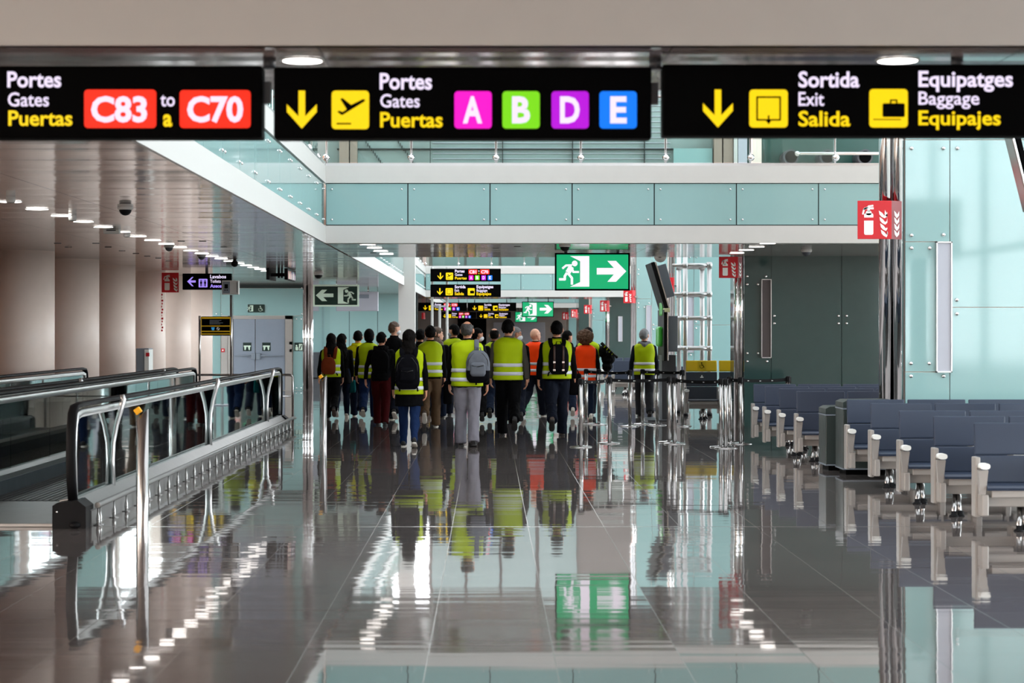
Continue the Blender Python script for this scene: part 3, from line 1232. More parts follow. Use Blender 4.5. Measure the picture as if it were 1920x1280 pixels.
# ------------------------------------------------------------------ scaffold tower and screen stand
YS = 38.6
t = thing('scaffold_tower', (WX(1305, YS), YS, 0), 'aluminium scaffold tower standing behind the mustard headrests', 'scaffold')
bx = WX(1305, YS)
xs = [WX(1285, YS) - bx, WX(1330, YS) - bx]
for dy in (0, 1.3):
    for k, X in enumerate(xs):
        m = MB().use(alu)
        m.cyl((X, dy, 0.05), (X, dy, 3.6 if k == 0 else WZ(494, YS) + .03), .045, 16)
        m.use(rubber)
        m.lathe((X, dy, 0), [(.06, 0), (.06, .05)], 12)
        m.build('upright', t)
for y in (497, 551, 596, 653):
    z = WZ(y, YS)
    for dy in (0, 1.3):
        m = MB().use(alu)
        m.cyl((xs[0], dy, z), (xs[1], dy, z), .04, 14)
        m.lathe((xs[0], dy, z), [(.055, -.05), (.055, .05)], 14)
        m.lathe((xs[1], dy, z), [(.055, -.05), (.055, .05)], 14)
        m.build('rung', t)
    m = MB().use(alu)
    m.cyl((xs[0], 0, z), (WX(1262, YS) - bx, .1, z), .034, 14)
    m.build('outrigger', t)
    for X in xs:
        m = MB().use(alu)
        m.cyl((X, 0, z), (X, 1.3, z), .036, 14)
        m.build('cross_tube', t)

YT = 36.3
t = thing('screen_stand', (WX(1250, YT), YT, 0), 'stand with an angled and an upright screen edge-on beside the scaffold', 'screen stand')
bx = WX(1250, YT)


def rel(x, y):
    return (WX(x, YT) - bx, WZ(y, YT))


def slab(pa, pb, w, y0, y1, mt, name, par):
    a, b = Vector((pa[0], 0, pa[1])), Vector((pb[0], 0, pb[1]))
    dv = (b - a)
    L = dv.length
    ang = math.atan2(dv.x, dv.z)
    M = Matrix.Translation((a + b) / 2 + Vector((0, (y0 + y1) / 2, 0))) @ Matrix.Rotation(ang, 4, 'Y')
    m = MB().use(mt)
    m.obox(M, w, abs(y1 - y0), L, .008)
    return m.build(name, par)


slab(rel(1222, 492), rel(1248, 578), .07, -.2, 1.1, black, 'angled_screen', t)
slab(rel(1227, 491), rel(1253, 578), .03, -.22, 1.1, steel, 'angled_screen_frame', t)
slab(rel(1240, 496), rel(1257, 557), .17, .0, .9, grey, 'angled_screen_case', t)
slab(rel(1246, 580), rel(1246, 676), .06, -.2, 1.1, black, 'upright_screen', t)
slab(rel(1250.5, 580), rel(1250.5, 676), .025, -.22, 1.1, steel, 'upright_screen_frame', t)
slab(rel(1262, 592), rel(1262, 659), .17, .0, .9, grey, 'upright_screen_case', t)
m = MB().use(mat('cream_hinge_bracket', rgb(232, 236, 190), .5))
a = rel(1249, 582)
m.box(a[0] - .05, a[0] + .05, -.24, .1, a[1] - .03, a[1] + .04, .01)
m.build('hinge_bracket', t)
for (xa, xb, ya, yb, nm) in ((1234.5, 1244, 612, 650, 'green_pod'), (1241, 1248, 561, 592, 'green_pod')):
    m = MB().use(greenpod)
    p, q = rel(xa, ya), rel(xb, yb)
    m.box(p[0], q[0], .1, .6, q[1], p[1], .05)
    m.build(nm, t)
m = MB().use(grey_d)
a = rel(1253, 676)
m.box(a[0] - .1, a[0] + .16, .2, .8, 0.02, a[1] + .1, .01)
m.build('column', t)
m = MB().use(grey_d)
m.box(-.35, .2, -.1, 1.1, 0, .03, .005)
m.build('foot_plate', t)

# near screen stand leaning in at the edge of the view
YN = 20.0
t = thing('screen_stand', (WX(1935, YN), YN, 0), 'slanted black screen edge behind the suitcase sign, by the pale teal glass wall', 'screen stand')
bx = WX(1935, YN)


def reln(x, y):
    return (WX(x, YN) - bx, WZ(y, YN))


slab(reln(1904, 235), reln(1944, 395), .05, .0, .25, signblack, 'angled_screen', t)
slab(reln(1893, 235), reln(1933, 395), .03, -.02, .25, steel, 'angled_screen_frame', t)
slab(reln(1950, 393), reln(1950, 560), .06, .0, .25, signblack, 'upright_screen', t)
m = MB().use(grey_d)
m.box(.15, .3, .3, .6, 0, 2.6, .01)
m.box(-.3, .5, .1, 1.1, 0, .04, .005)
m.build('column', t)

# ------------------------------------------------------------------ grey vertical panels on the glass blocks
for x0, x1, y0, y1, Y, lb in ((1754, 1784, 453, 698, YA, 'tall lilac-grey recessed lamp panel on the near pale teal glass wall'),
                              (1427, 1446, 523, 671, YB_, 'tall dark recessed lamp panel on the dark glass wall'),
                              (1288, 1301, 556, 661, YC_, 'tall grey recessed lamp panel behind the scaffold tower'),
                              (1211, 1222, 572, 660, YD_, 'tall grey recessed lamp panel above the man in the grey hood'),
                              (1159, 1167, 593, 640, 76.0, 'tall grey lamp panel on the distant dark glass wall')):
    X0, X1, Z0, Z1 = WX(x0, Y), WX(x1, Y), WZ(y1, Y), WZ(y0, Y)
    t = thing('wall_lamp', ((X0 + X1) / 2, Y, Z0), lb, 'wall lamp', 'tall wall lamps')
    w, h = (X1 - X0) / 2, Z1 - Z0
    e = w * .16
    m = MB().use(alu)
    m.box(-w, -w + e, -.05, -.001, 0, h)
    m.box(w - e, w, -.05, -.001, 0, h)
    m.box(-w, w, -.05, -.001, 0, e)
    m.box(-w, w, -.05, -.001, h - e, h)
    m.build('frame', t)
    m = MB().use(grey_l if x0 != 1427 else mat('dark_brown_diffuser', rgb(70, 62, 62), .3))  # one panel gets a darker brown diffuser than the rest
    m.box(-w + e, w - e, -.03, -.002, e, h - e)
    m.build('diffuser', t)
# fire cabinet between the columns
Yc = 37.5
t = thing('fire_cabinet', (WX(268, Yc), Yc, 0), 'grey fire cabinet with a red handle standing before the round columns', 'cabinet')
bx = WX(268, Yc)
m = MB().use(grey)
m.box(WX(255, Yc) - bx, WX(279, Yc) - bx, 0, .45, 0, WZ(653, Yc), .01)
m.build('body', t)
m = MB().use(signwhite)
x0, x1 = WX(271, Yc) - bx, WX(279, Yc) - bx
m.box(x0, x1 + .003, -.012, .452, .02, WZ(655, Yc), .004)
dr = m.build('door', t)
m = MB().use(red)
m.box(x0 + .03, x1 + .015, -.03, -.012, WZ(668, Yc), WZ(661, Yc), .004)
m.build('handle', dr)
# grey bulkhead sign back
Yq = 60.0
t = thing('hanging_board', (WX(670, Yq), Yq, WZ(583, Yq)), 'blank pale grey panel with a slot handle hung behind the dark green exit sign', 'panel')
bx = WX(670, Yq)
m = MB().use(grey_l)
m.box(WX(630, Yq) - bx, WX(709, Yq) - bx, 0, .2, 0, HC - WZ(583, Yq) - .1, .02)
m.build('panel', t)
m = MB().use(grey)
m.box(WX(668, Yq) - bx, WX(692, Yq) - bx, -.03, 0, WZ(559, Yq) - WZ(583, Yq), WZ(552, Yq) - WZ(583, Yq), .012)
m.build('slot_handle', t)
m = MB().use(steel)
for x in (650, 690):
    m.cyl((WX(x, Yq) - bx, .1, HC - WZ(583, Yq) - .12), (WX(x, Yq) - bx, .1, HC - WZ(583, Yq)), .02)
m.build('hanger', t)
# ------------------------------------------------------------------ signs
_tc = {}


def text_data(body, bold):
    """vertices and faces of flat lettering; caps 1 high, starting at x = 0"""
    key = (body, bold)
    if key in _tc:
        return _tc[key]
    cu = bpy.data.curves.new('lettering', 'FONT')
    cu.body = body
    cu.size = 1.0
    cu.offset = bold
    cu.resolution_u = 3
    o = bpy.data.objects.new('lettering', cu)
    COL.objects.link(o)
    dg = bpy.context.evaluated_depsgraph_get()
    me = bpy.data.meshes.new_from_object(o.evaluated_get(dg))
    vs = [v.co.copy() for v in me.vertices]
    fs = [tuple(p.vertices) for p in me.polygons]
    bpy.data.objects.remove(o)
    bpy.data.curves.remove(cu)
    bpy.data.meshes.remove(me)
    x0 = min(v.x for v in vs)
    x1 = max(v.x for v in vs)
    _tc[key] = (vs, fs, x0, x1)
    return _tc[key]


CAPH = None


def write(mb, body, x0, x1, ztop, zbase, y, bold=.02, xheight=False):
    global CAPH
    if CAPH is None:
        v = text_data('H', 0.0)[0]
        CAPH = max(q.y for q in v) - min(q.y for q in v)
    vs, fs, a, b = text_data(body, bold)
    ch = CAPH * (.76 if xheight else 1.0)
    sx, sz = (x1 - x0) / (b - a), (ztop - zbase) / ch
    nv = [mb.bm.verts.new((x0 + (v.x - a) * sx, y, zbase + v.y * sz)) for v in vs]
    for f in fs:
        p = [nv[i] for i in f]
        if len(p) >= 3:
            try:
                fc = mb.bm.faces.new(p)
            except ValueError:
                continue
            fc.material_index = mb.mi


class Sign:
    """flat sign facing the viewpoint; the drawing methods take pixels of the 1920x1280 frame at the sign's own depth"""

    def __init__(s, name, box, Y, label, cat='sign', group=None, depth=.1, face=None, frame=0.0, frame_mat=None, root=None):
        x0, y0, x1, y1 = box
        s.Y = Y
        s.cx, s.cz = WX((x0 + x1) / 2, Y), WZ((y0 + y1) / 2, Y)
        s.t = root or thing(name, (s.cx, Y, s.cz), label, cat, group)
        s.M = MB()
        m = MB().use(face or signblack)
        w, h = (x1 - x0) / 2 * Y / F, (y1 - y0) / 2 * Y / F
        s.w, s.h = w, h
        m.box(-w, w, 0, depth, -h, h, min(.012, h * .1))
        s.depth = depth
        s.panel = m.build('panel', s.t)
        if frame:
            f = frame * Y / F
            m = MB().use(frame_mat or black)
            m.box(-w - f, w + f, -.004, depth + .004, h, h + f)
            m.box(-w - f, w + f, -.004, depth + .004, -h - f, -h)
            m.box(-w - f, -w, -.004, depth + .004, -h, h)
            m.box(w, w + f, -.004, depth + .004, -h, h)
            m.build('frame', s.t)

    def p(s, x, y):
        return (WX(x, s.Y) - s.cx, WZ(y, s.Y) - s.cz)

    def rect(s, x0, y0, x1, y1, mt, r=0, lay=1):
        e = .0012 * lay
        s.M.use(mt)
        if r <= 0:
            pl = [(x0, y1), (x1, y1), (x1, y0), (x0, y0)]
        else:
            pl = []
            for cx, cy, a0 in ((x1 - r, y1 - r, 0), (x0 + r, y1 - r, 90), (x0 + r, y0 + r, 180), (x1 - r, y0 + r, 270)):
                for k in range(5):
                    a = math.radians(a0 + k * 22.5)
                    pl.append((cx + r * math.cos(a), cy + r * math.sin(a)))
        s.M.plate([s.p(*q) for q in pl], -e - .0006, .0012 + e * .9)

    def poly(s, pts, mt, lay=2):
        s.M.use(mt).plate([s.p(*q) for q in pts], -.0012 * lay - .0006, .001)

    def disc(s, x, y, r, mt, lay=2):
        s.poly([(x + r * math.cos(2 * math.pi * k / 16), y + r * math.sin(2 * math.pi * k / 16)) for k in range(16)], mt, lay)

    def stroke(s, pts, th, mt, lay=2, round_=False):
        for (xa, ya), (xb, yb) in zip(pts, pts[1:]):
            L = math.hypot(xb - xa, yb - ya) or 1
            nx, ny = -(yb - ya) / L * th / 2, (xb - xa) / L * th / 2
            s.poly([(xa + nx, ya + ny), (xb + nx, yb + ny), (xb - nx, yb - ny), (xa - nx, ya - ny)], mt, lay)
        for x, y in (pts if round_ else pts[1:-1]):
            s.disc(x, y, th / 2, mt, lay)

    def text(s, body, x0, x1, yt, yb, mt, bold=.02, lay=2, xh=False):
        s.M.use(mt)
        a, b = s.p(x0, yt), s.p(x1, yb)
        write(s.M, body, a[0], b[0], a[1], b[1], -.0012 * lay - .0008, bold, xh)

    def tile(s, x0, y0, x1, y1, mt, body, tb, mt2=None):
        s.rect(x0, y0, x1, y1, mt, (y1 - y0) * .1)
        s.text(body, *tb, mt2 or L_white, .035)

    def arrow_down(s, x0, y0, x1, y1, mt):
        c, w, h = (x0 + x1) / 2, x1 - x0, y1 - y0
        k = w * .11
        s.poly([(c - k, y0), (c + k, y0), (c + k, y0 + h * .68), (x1, y0 + h * .36), (x1, y0 + h * .56), (c, y1), (x0, y0 + h * .56), (x0, y0 + h * .36), (c - k, y0 + h * .68)], mt)

    def plane(s, x0, y0, x1, y1, bg, fg):
        s.rect(x0, y0, x1, y1, bg, (y1 - y0) * .1)
        w, h = x1 - x0, y1 - y0
        P = lambda u, v: (x0 + u * w, y0 + v * h)
        s.poly([P(.15, .55), P(.20, .52), P(.29, .555), P(.40, .485), P(.23, .22), P(.29, .19), P(.52, .37), P(.84, .22), P(.90, .235), P(.88, .28), P(.60, .45), P(.30, .63), P(.25, .63)], fg, 3)
        s.rect(*P(.13, .84), *P(.52, .88), fg, 0, 3)

    def exit_tile(s, x0, y0, x1, y1, bg, fg):
        s.rect(x0, y0, x1, y1, bg, (y1 - y0) * .1)
        w, h = x1 - x0, y1 - y0
        P = lambda u, v: (x0 + u * w, y0 + v * h)
        s.stroke([P(.42, .80), P(.20, .80), P(.20, .20), P(.80, .20), P(.80, .80), P(.58, .80)], w * .045, fg, 3)
        s.stroke([P(.5, .68), P(.5, .86)], w * .045, fg, 3)
        s.poly([P(.40, .78), P(.60, .78), P(.5, .92)], fg, 3)

    def bag_tile(s, x0, y0, x1, y1, bg, fg):
        s.rect(x0, y0, x1, y1, bg, (y1 - y0) * .1)
        w, h = x1 - x0, y1 - y0
        P = lambda u, v: (x0 + u * w, y0 + v * h)
        s.rect(*P(.34, .37), *P(.92, .73), fg, w * .04, 3)
        s.stroke([P(.55, .37), P(.55, .29), P(.71, .29), P(.71, .37)], w * .04, fg, 3)
        s.rect(*P(.10, .78), *P(.82, .805), fg, 0, 3)

    def exit_man(s, x0, y0, x1, y1, fg, flip=False, arrow=True, bg=None, lay=2):
        """running figure, open door and arrow in the proportions of the usual exit sign (644 x 308 units)"""
        w, h = x1 - x0, y1 - y0

        def P(x, y):
            u, v = (x - 66) / 644.0, (y - 178) / 308.0
            if flip:
                u = 1 - u
            return (x0 + u * w, y0 + v * h)
        k = w / 644.0
        s.poly([P(*q) for q in ((188, 192), (360, 192), (360, 466), (186, 466), (278, 424), (278, 238))], fg, lay)
        s.disc(*P(229, 258), 26 * k, fg, lay)
        s.stroke([P(200, 286), P(168, 340)], 48 * k, fg, lay)
        s.stroke([P(205, 274), P(152, 276), P(118, 304)], 19 * k, fg, lay)
        s.stroke([P(203, 296), P(216, 334), P(268, 334)], 19 * k, fg, lay)
        s.stroke([P(160, 340), P(140, 372), P(140, 400), P(88, 400)], 22 * k, fg, lay)
        s.stroke([P(165, 342), P(204, 388), P(204, 448)], 22 * k, fg, lay)
        if arrow:
            s.poly([P(*q) for q in ((427, 298), (580, 298), (522, 235), (600, 235), (692, 328), (600, 422), (522, 422), (580, 357), (427, 357))], fg, lay)

    def extinguisher(s, x0, y0, x1, y1, fg, bg):
        """extinguisher and flames in a square"""
        w, h = x1 - x0, y1 - y0
        P = lambda u, v: (x0 + u * w, y0 + v * h)
        s.rect(*P(.19, .33), *P(.46, .89), fg, w * .05)
        s.rect(*P(.24, .26), *P(.41, .38), fg, w * .06)
        s.rect(*P(.29, .16), *P(.36, .28), fg)
        s.stroke([P(.20, .20), P(.47, .20)], w * .06, fg)
        s.stroke([P(.30, .15), P(.46, .13)], w * .05, fg)
        s.stroke([P(.30, .17), P(.19, .22), P(.15, .36)], w * .05, fg)
        s.rect(*P(.19, .44), *P(.46, .52), bg, 0, 3)
        for k in range(4):
            v = .26 + k * .165
            f = .62 + .02 * k
            s.poly([P(f, v), P(f + .10, v + .06), P(f + .16, v + .13), P(f + .21, v + .11), P(.87, v + .03), P(.87, v + .15), P(f + .17, v + .20), P(f + .08, v + .16), P(f + .02, v + .10)], fg)
        s.poly([P(.80, .24), P(.87, .36), P(.87, .44), P(.79, .36)], fg)

    def wheelchair(s, cx, cy, r, fg):
        s.disc(cx - r * .1, cy - r * 1.15, r * .26, fg)
        s.stroke([(cx - r * .1, cy - r * .85), (cx, cy - r * .05), (cx + r * .6, cy - r * .05), (cx + r * .95, cy + r * .75)], r * .24, fg)
        s.stroke([(cx - r * .05, cy - r * .5), (cx + r * .5, cy - r * .5)], r * .18, fg)
        s.stroke([(cx - r * .1 + r * .75 * math.cos(a), cy + r * .25 + r * .75 * math.sin(a)) for a in [math.radians(-10 + 24 * k) for k in range(11)]], r * .17, fg)

    def done(s):
        if s.M.bm.verts:
            s.M.build('lettering', s.t)
        return s.t

    def hangers(s, xs, r=.012, ztop=None, mt=None):
        zt = (HC if ztop is None else ztop) - s.cz
        for x in xs:
            m = MB().use(mt or grey_d)
            X = WX(x, s.Y) - s.cx
            m.cyl((X, s.depth / 2, s.h - .005), (X, s.depth / 2, zt), r, 12)
            m.build('hanger', s.t)


YSG = 9.3
G3 = 'large overhead black signs'
s = Sign('overhead_sign', (-140, 123, 491, 259), YSG, 'black overhead sign with two red gate number tiles', group=G3, depth=.14)
s.text('Portes', 14, 115, 135, 163, L_white, .024)
s.text('Gates', 15, 92, 174, 199, L_white, .012)
s.text('Puertas', 16, 136, 208, 235, L_yel, .02)
s.tile(158, 168, 293, 240, L_red, 'C83', (171, 276, 183, 227))
s.text('to', 301, 328, 174, 199, L_white, .012)
s.text('a', 306, 323, 213, 236, L_yel, .03, xh=True)
s.tile(337, 169, 470, 240, L_red, 'C70', (351, 456, 183, 227))
s.done()
s.hangers((502,), .03)
m = MB().use(grey_d)
m.box(s.w - .01, s.w + .035, .04, .1, -.0, .1)
m.build('hanger_clamp', s.t)
s = Sign('overhead_sign', (513, 125, 1222, 260), YSG, 'black overhead sign with an aeroplane symbol and four coloured letter tiles', group=G3, depth=.14)
s.arrow_down(538, 170, 594, 241, L_yel)
s.plane(622, 170, 692, 242, L_yel, signblack)
s.text('Portes', 712, 810, 138, 167, L_white, .024)
s.text('Gates', 713, 787, 177, 201, L_white, .012)
s.text('Puertas', 713, 830, 211, 238, L_yel, .02)
for x, mt, ch, a, b in ((852, L_pink, 'A', 868, 904), (942, L_grn, 'B', 960, 994), (1034, L_pur, 'D', 1050, 1087), (1124, L_blu, 'E', 1144, 1175)):
    s.tile(x, 171, x + 70, 241, mt, ch, (a, b, 183, 229))
s.done()
s.hangers((1231,), .03)
m = MB().use(grey_d)
m.box(s.w - .01, s.w + .035, .04, .1, -.0, .1)
m.build('hanger_clamp', s.t)
s = Sign('overhead_sign', (1243, 120, 2050, 255), YSG, 'black overhead sign with exit and suitcase symbols', group=G3, depth=.14)
s.arrow_down(1318, 168, 1374, 239, L_yel)
s.exit_tile(1405, 168, 1477, 239, L_yel, signblack)
s.text('Sortida', 1497, 1611, 135, 163, L_white, .024)
s.text('Exit', 1497, 1545, 173, 198, L_white, .012)
s.text('Salida', 1497, 1594, 209, 236, L_yel, .02)
s.bag_tile(1630, 167, 1702, 239, L_yel, signblack)
s.text('Equipatges', 1722, 1899, 134, 162, L_white, .024)
s.text('Baggage', 1722, 1836, 172, 196, L_white, .012)
s.text('Equipajes', 1722, 1876, 208, 234, L_yel, .02)
s.done()
s.hangers((1801,), .03)

# freestanding double sign beyond the bridge
Y = 44.0
t = thing('sign_stand', (WX(873, Y), Y, WZ(540, Y)), 'white-legged sign stand holding two black direction signs above the group', 'sign stand')
s = Sign('', (807, 503.5, 939, 527.5), Y, '', root=t)
s.t, s.cx, s.cz = t, WX(873, Y), WZ(540, Y)
s.panel.location = (0, 0, WZ(515.5, Y) - s.cz)


def mini(s, ox, oy, k, gate, row=3):
    """the same wording at a smaller size: (ox, oy) the arrow's corner, k the scale"""
    X = lambda v: ox + (v - 820) * k
    Yy = lambda v: oy + (v - 511) * k
    s.arrow_down(X(820.5), Yy(511), X(831), Yy(524), L_yel)
    s.plane(X(836), Yy(511), X(849.5), Yy(524.5), L_yel, signblack)
    s.text('Portes', X(853), X(871), Yy(505.5), Yy(510.6), L_white, .03)
    s.text('Gates', X(853), X(867), Yy(512.3), Yy(517), L_white, .012)
    s.text('Puertas', X(853), X(875), Yy(518.8), Yy(523.6), L_yel, .025)
    s.tile(X(878.5), Yy(505), X(895), Yy(514), L_red, gate, (X(880), X(893), Yy(506.8), Yy(512.3)))
    s.text('to', X(896.3), X(899.3), Yy(506), Yy(509), L_white, .012)
    s.text('a', X(897), X(899), Yy(511), Yy(513.6), L_yel, .02, xh=True)
    s.tile(X(900.5), Yy(505), X(917.5), Yy(514), L_red, 'C70', (X(902), X(915.5), Yy(506.8), Yy(512.3)))
    for x, mt, ch in ((879, L_pink, 'A'), (890.5, L_grn, 'B'), (902.5, L_pur, 'D'), (914.5, L_blu, 'E')):
        s.tile(X(x), Yy(516), X(x + 8.6), Yy(525), mt, ch, (X(x + 2.2), X(x + 6.4), Yy(517.8), Yy(523.2)))


def mini2(s, ox, oy, k):
    X = lambda v: ox + (v - 819) * k
    Yy = lambda v: oy + (v - 540) * k
    s.arrow_down(X(819.5), Yy(540), X(830), Yy(553), L_yel)
    s.exit_tile(X(835.5), Yy(540), X(849), Yy(553.5), L_yel, signblack)
    s.text('Sortida', X(852.5), X(873), Yy(534.8), Yy(540), L_white, .03)
    s.text('Exit', X(852.5), X(861), Yy(541.8), Yy(546.5), L_white, .012)
    s.text('Salida', X(852.5), X(870), Yy(548), Yy(553), L_yel, .025)
    s.bag_tile(X(877), Yy(540), X(890), Yy(553.5), L_yel, signblack)
    s.text('Equipatges', X(893.5), X(925), Yy(534.8), Yy(540), L_white, .03)
    s.text('Baggage', X(893.5), X(914), Yy(541.8), Yy(546.5), L_white, .012)
    s.text('Equipajes', X(893.5), X(921), Yy(548), Yy(553), L_yel, .025)


mini(s, 820, 511, 1.0, 'C81')
s.done()
s2 = Sign('', (807, 533, 939, 556.5), Y, '', root=t)
s2.cx, s2.cz = s.cx, s.cz
s2.panel.location = (0, 0, WZ(544.75, Y) - s.cz)
mini2(s2, 819, 540, 1.0)
s2.done()
for x, y0 in ((810, 500), (838, 500), (824, 573)):
    m = MB().use(white)
    X = WX(x, Y) - s.cx
    m.cyl((X, .14, -s.cz + .02), (X, .14, WZ(y0, Y) - s.cz), .029, 14)
    m.build('leg', t)
m = MB().use(grey_l)
m.cyl((WX(810, Y) - s.cx, .14, WZ(574, Y) - s.cz), (WX(838, Y) - s.cx, .14, WZ(574, Y) - s.cz), .02, 10)
m.build('cross_bar', t)
m = MB().use(grey_l)
m.box(WX(802, Y) - s.cx, WX(846, Y) - s.cx, -.2, .5, -s.cz, -s.cz + .02, .004)
m.build('foot_plate', t)

Y = 81.5
G4 = 'far hanging direction signs'
s = Sign('hanging_sign', (784, 567, 875.5, 583), Y, 'far black hanging sign with red and coloured gate tiles, upper row', group=G4)
mini(s, 793.5, 572.5, .66, 'C79')
s.done()
s.hangers((800, 860), .02)
s = Sign('hanging_sign', (876.5, 567, 968, 583), Y, 'far black hanging sign with exit and suitcase symbols, upper row', group=G4)
mini2(s, 886, 573, .66)
s.done()
s.hangers((890, 950), .02)
Y = 112.0
s = Sign('hanging_sign', (828, 584.5, 893, 596.5), Y, 'farthest black hanging sign with tiny coloured gate tiles, lower row', group=G4)
mini(s, 831, 589, .5, 'C77')
s.done()
s.hangers((840, 880), .02)
s = Sign('hanging_sign', (893.5, 584.5, 958, 596.5), Y, 'farthest black hanging sign with tiny exit and suitcase symbols, lower row', group=G4)
mini2(s, 899, 589, .5)
s.done()
s.hangers((905, 945), .02)

# green exit signs
GX = 'bright green exit signs'
for (x0, y0, x1, y1), Y, lb, hs in (((1043.5, 477, 1178, 541.5), 32.0, 'large bright green exit sign hung under the near bridge', (1061, 1159)),
                                    ((980, 566.5, 1037, 593), 77.0, 'bright green exit sign above the group, the upper of the two far ones', (990, 1028)),
                                    ((966.5, 585, 1006.5, 603), 112.0, 'farthest bright green exit sign, half behind a nearer one', (972, 1000))):
    s = Sign('exit_sign', (x0, y0, x1, y1), Y, lb, group=GX, depth=.09, face=L_exit, frame=3 * (x1 - x0) / 134, frame_mat=signblack)
    s.exit_man(x0, y0, x1, y1, L_exitw)
    s.done()
    s.hangers(hs, .025 if Y < 40 else .02, None)
dgreen_s = mat('dark_green_sign_face', rgb(8, 38, 30), .35, var=.05)
lumi = mat('pale_luminous_print', rgb(206, 226, 208), .5, var=.03)
Y = 52.0
s = Sign('exit_sign', (590, 536.5, 670, 571.5), Y, 'dark green exit sign with pale frame and left arrow, hung by the mirrored corner', group='dark green exit signs', depth=.05, face=dgreen_s, frame=3, frame_mat=lumi)
s.exit_man(590, 536.5, 670, 571.5, lumi, flip=True)
s.done()
s.hangers((631, 669), .012, None, steel)
Yd = YK - .03
s = Sign('exit_sign', (464.5, 570.5, 496, 585.5), Yd, 'small dark green exit and wheelchair sign above the emergency door', group='dark green exit signs', depth=.02, face=dgreen_s)
s.exit_man(462, 571.5, 490, 584.5, lumi, flip=False, arrow=False)
s.wheelchair(488.5, 579, 4.2, lumi)
s.done()
for x, lb in ((455.5, 'dark green push-bar notice on the door leaf nearer the columns'), (491.5, 'dark green push-bar notice on the door leaf nearer the group')):
    s = Sign('door_notice', (x, 642, x + 16, 658), YK - .045, lb, group='door notices', depth=.01, face=dgreen_s)
    s.rect(x + 1.5, 647.5, x + 14.5, 650, lumi)
    s.poly([(x + 2.5, 650), (x + 6.5, 650), (x + 5, 656), (x + 3, 656)], lumi)
    s.poly([(x + 9.5, 650), (x + 13.5, 650), (x + 13, 656), (x + 11, 656)], lumi)
    s.done()
s = Sign('door_notice', (552, 642, 568, 658), YK - .03, 'dark green notice on the teal glass beside the emergency door', group='door notices', depth=.02, face=dgreen_s)
s.disc(556, 648, 1.6, lumi)
s.rect(554, 650, 559, 656.5, lumi)
s.rect(560.5, 644.5, 567, 656.5, lumi)
s.stroke([(562, 655), (564.5, 649), (565.5, 646.5)], 1.8, dgreen_s, 3)
s.done()
for (x0, y0, x1, y1), mt, lb in (((414.5, 653, 421, 660), red, 'small red fire call point on the pale door frame'), ((542, 640, 548, 646), signblack, 'small black reader on the door frame'),
                                 ((542.5, 654, 547.5, 660), grey, 'small grey switch on the door frame')):
    s = Sign('call_point', (x0, y0, x1, y1), YK - .06, lb, cat='switch', depth=.05, face=mt)
    if mt is red:
        s.rect(x0 + 2, y0 + 2, x1 - 2, y1 - 2, signwhite)
    s.done()
m = MB().use(paleal)
m.box(WX(415, YK), WX(427, YK), YK - .03, YK + .02, 0, WZ(594, YK))
struct('door_3', m)

# toilets sign
Y = 41.5
s = Sign('toilets_sign', (342, 512.5, 434, 543), Y, 'black hanging toilets sign with violet symbols', depth=.1)
s.poly([(351, 527.5), (360, 519), (363, 519), (357, 525.5), (367, 525.5), (367, 529.5), (357, 529.5), (363, 536.5), (360, 536.5)], L_vio)
s.rect(372.5, 522.5, 389, 538.5, L_vio, 1.2)
for x in (377, 384.5):
    s.disc(x, 525.8, 1.3, signblack, 3)
    s.rect(x - 1.8, 527.3, x + 1.8, 532, signblack, .8, 3)
    s.rect(x - 1.1, 531, x + 1.1, 536.8, signblack, 0, 3)
s.rect(380.4, 525, 381, 537, signblack, 0, 3)
s.text('Lavabos', 394, 424, 515.3, 521.5, L_white, .024)
s.text('Toilets', 394, 414, 524.2, 529.8, L_white, .012)
s.text('Aseos', 394, 415.5, 532.8, 538.8, L_vio, .03)
s.done()
s.hangers((387,), .03)

# notices on poles rising from the barrier rail
t = thing('pole_sign', (WX(374, YG - .1), YG - .1, 0), 'yellow-edged black notice board on a thin pole over the walkway end', 'sign')
bx = WX(374, YG - .1)
s = Sign('', (376, 593, 430.5, 629), YG - .1, '', root=t, depth=.04, face=signblack)
s.panel.location = (WX(404.5, s.Y) - bx, 0, WZ(611, s.Y))
s.cx, s.cz = bx, 0
for y0, y1 in ((594, 597.5), (610, 612), (620, 622)):
    s.rect(377.5, y0, 431.5, y1, yellow)
s.rect(376.5, 594, 378, 628, yellow)
s.rect(431, 594, 432.5, 628, yellow)
for k, w in enumerate((22, 18, 25, 20)):
    s.rect(393, 600 + 2.3 * k, 393 + w, 601 + 2.3 * k, grey)
s.poly([(396, 613.5), (402.5, 613.5), (401.5, 619), (397.5, 619)], em(60, 160, 220, .5))
s.disc(409, 616, 3, signwhite)
s.stroke([(407.3, 618), (410.7, 614)], 1.2, signblack, 3)
s.rect(378, 625, 431, 627, yellow)
s.done()
m = MB().use(steel)
m.cyl((0, .02, .75), (0, .02, WZ(592, YG)), .02, 12)
m.build('pole', t)
t = thing('pole_box', (WX(433, YG - .1), YG - .1, 0), 'white-and-grey box on a tall thin pole beside the toilets sign', 'box')
bx = WX(433, YG - .1)
m = MB().use(steel)
m.cyl((0, .02, .75), (0, .02, WZ(553, YG)), .022, 12)
m.build('pole', t)
m = MB().use(white)
m.box(WX(418, YG) - bx, WX(449, YG) - bx, -.05, .12, WZ(552, YG), WZ(526, YG), .008)
o = m.build('case', t)
m = MB().use(grey)
m.box(WX(420, YG) - bx, WX(433, YG) - bx, -.054, -.05, WZ(550, YG), WZ(528, YG))
m.use(signblack)
m.box(WX(423, YG) - bx, WX(429.5, YG) - bx, -.057, -.054, WZ(541, YG), WZ(533, YG))
m.box(WX(423, YG) - bx, WX(425, YG) - bx, -.057, -.054, WZ(545, YG), WZ(543, YG))
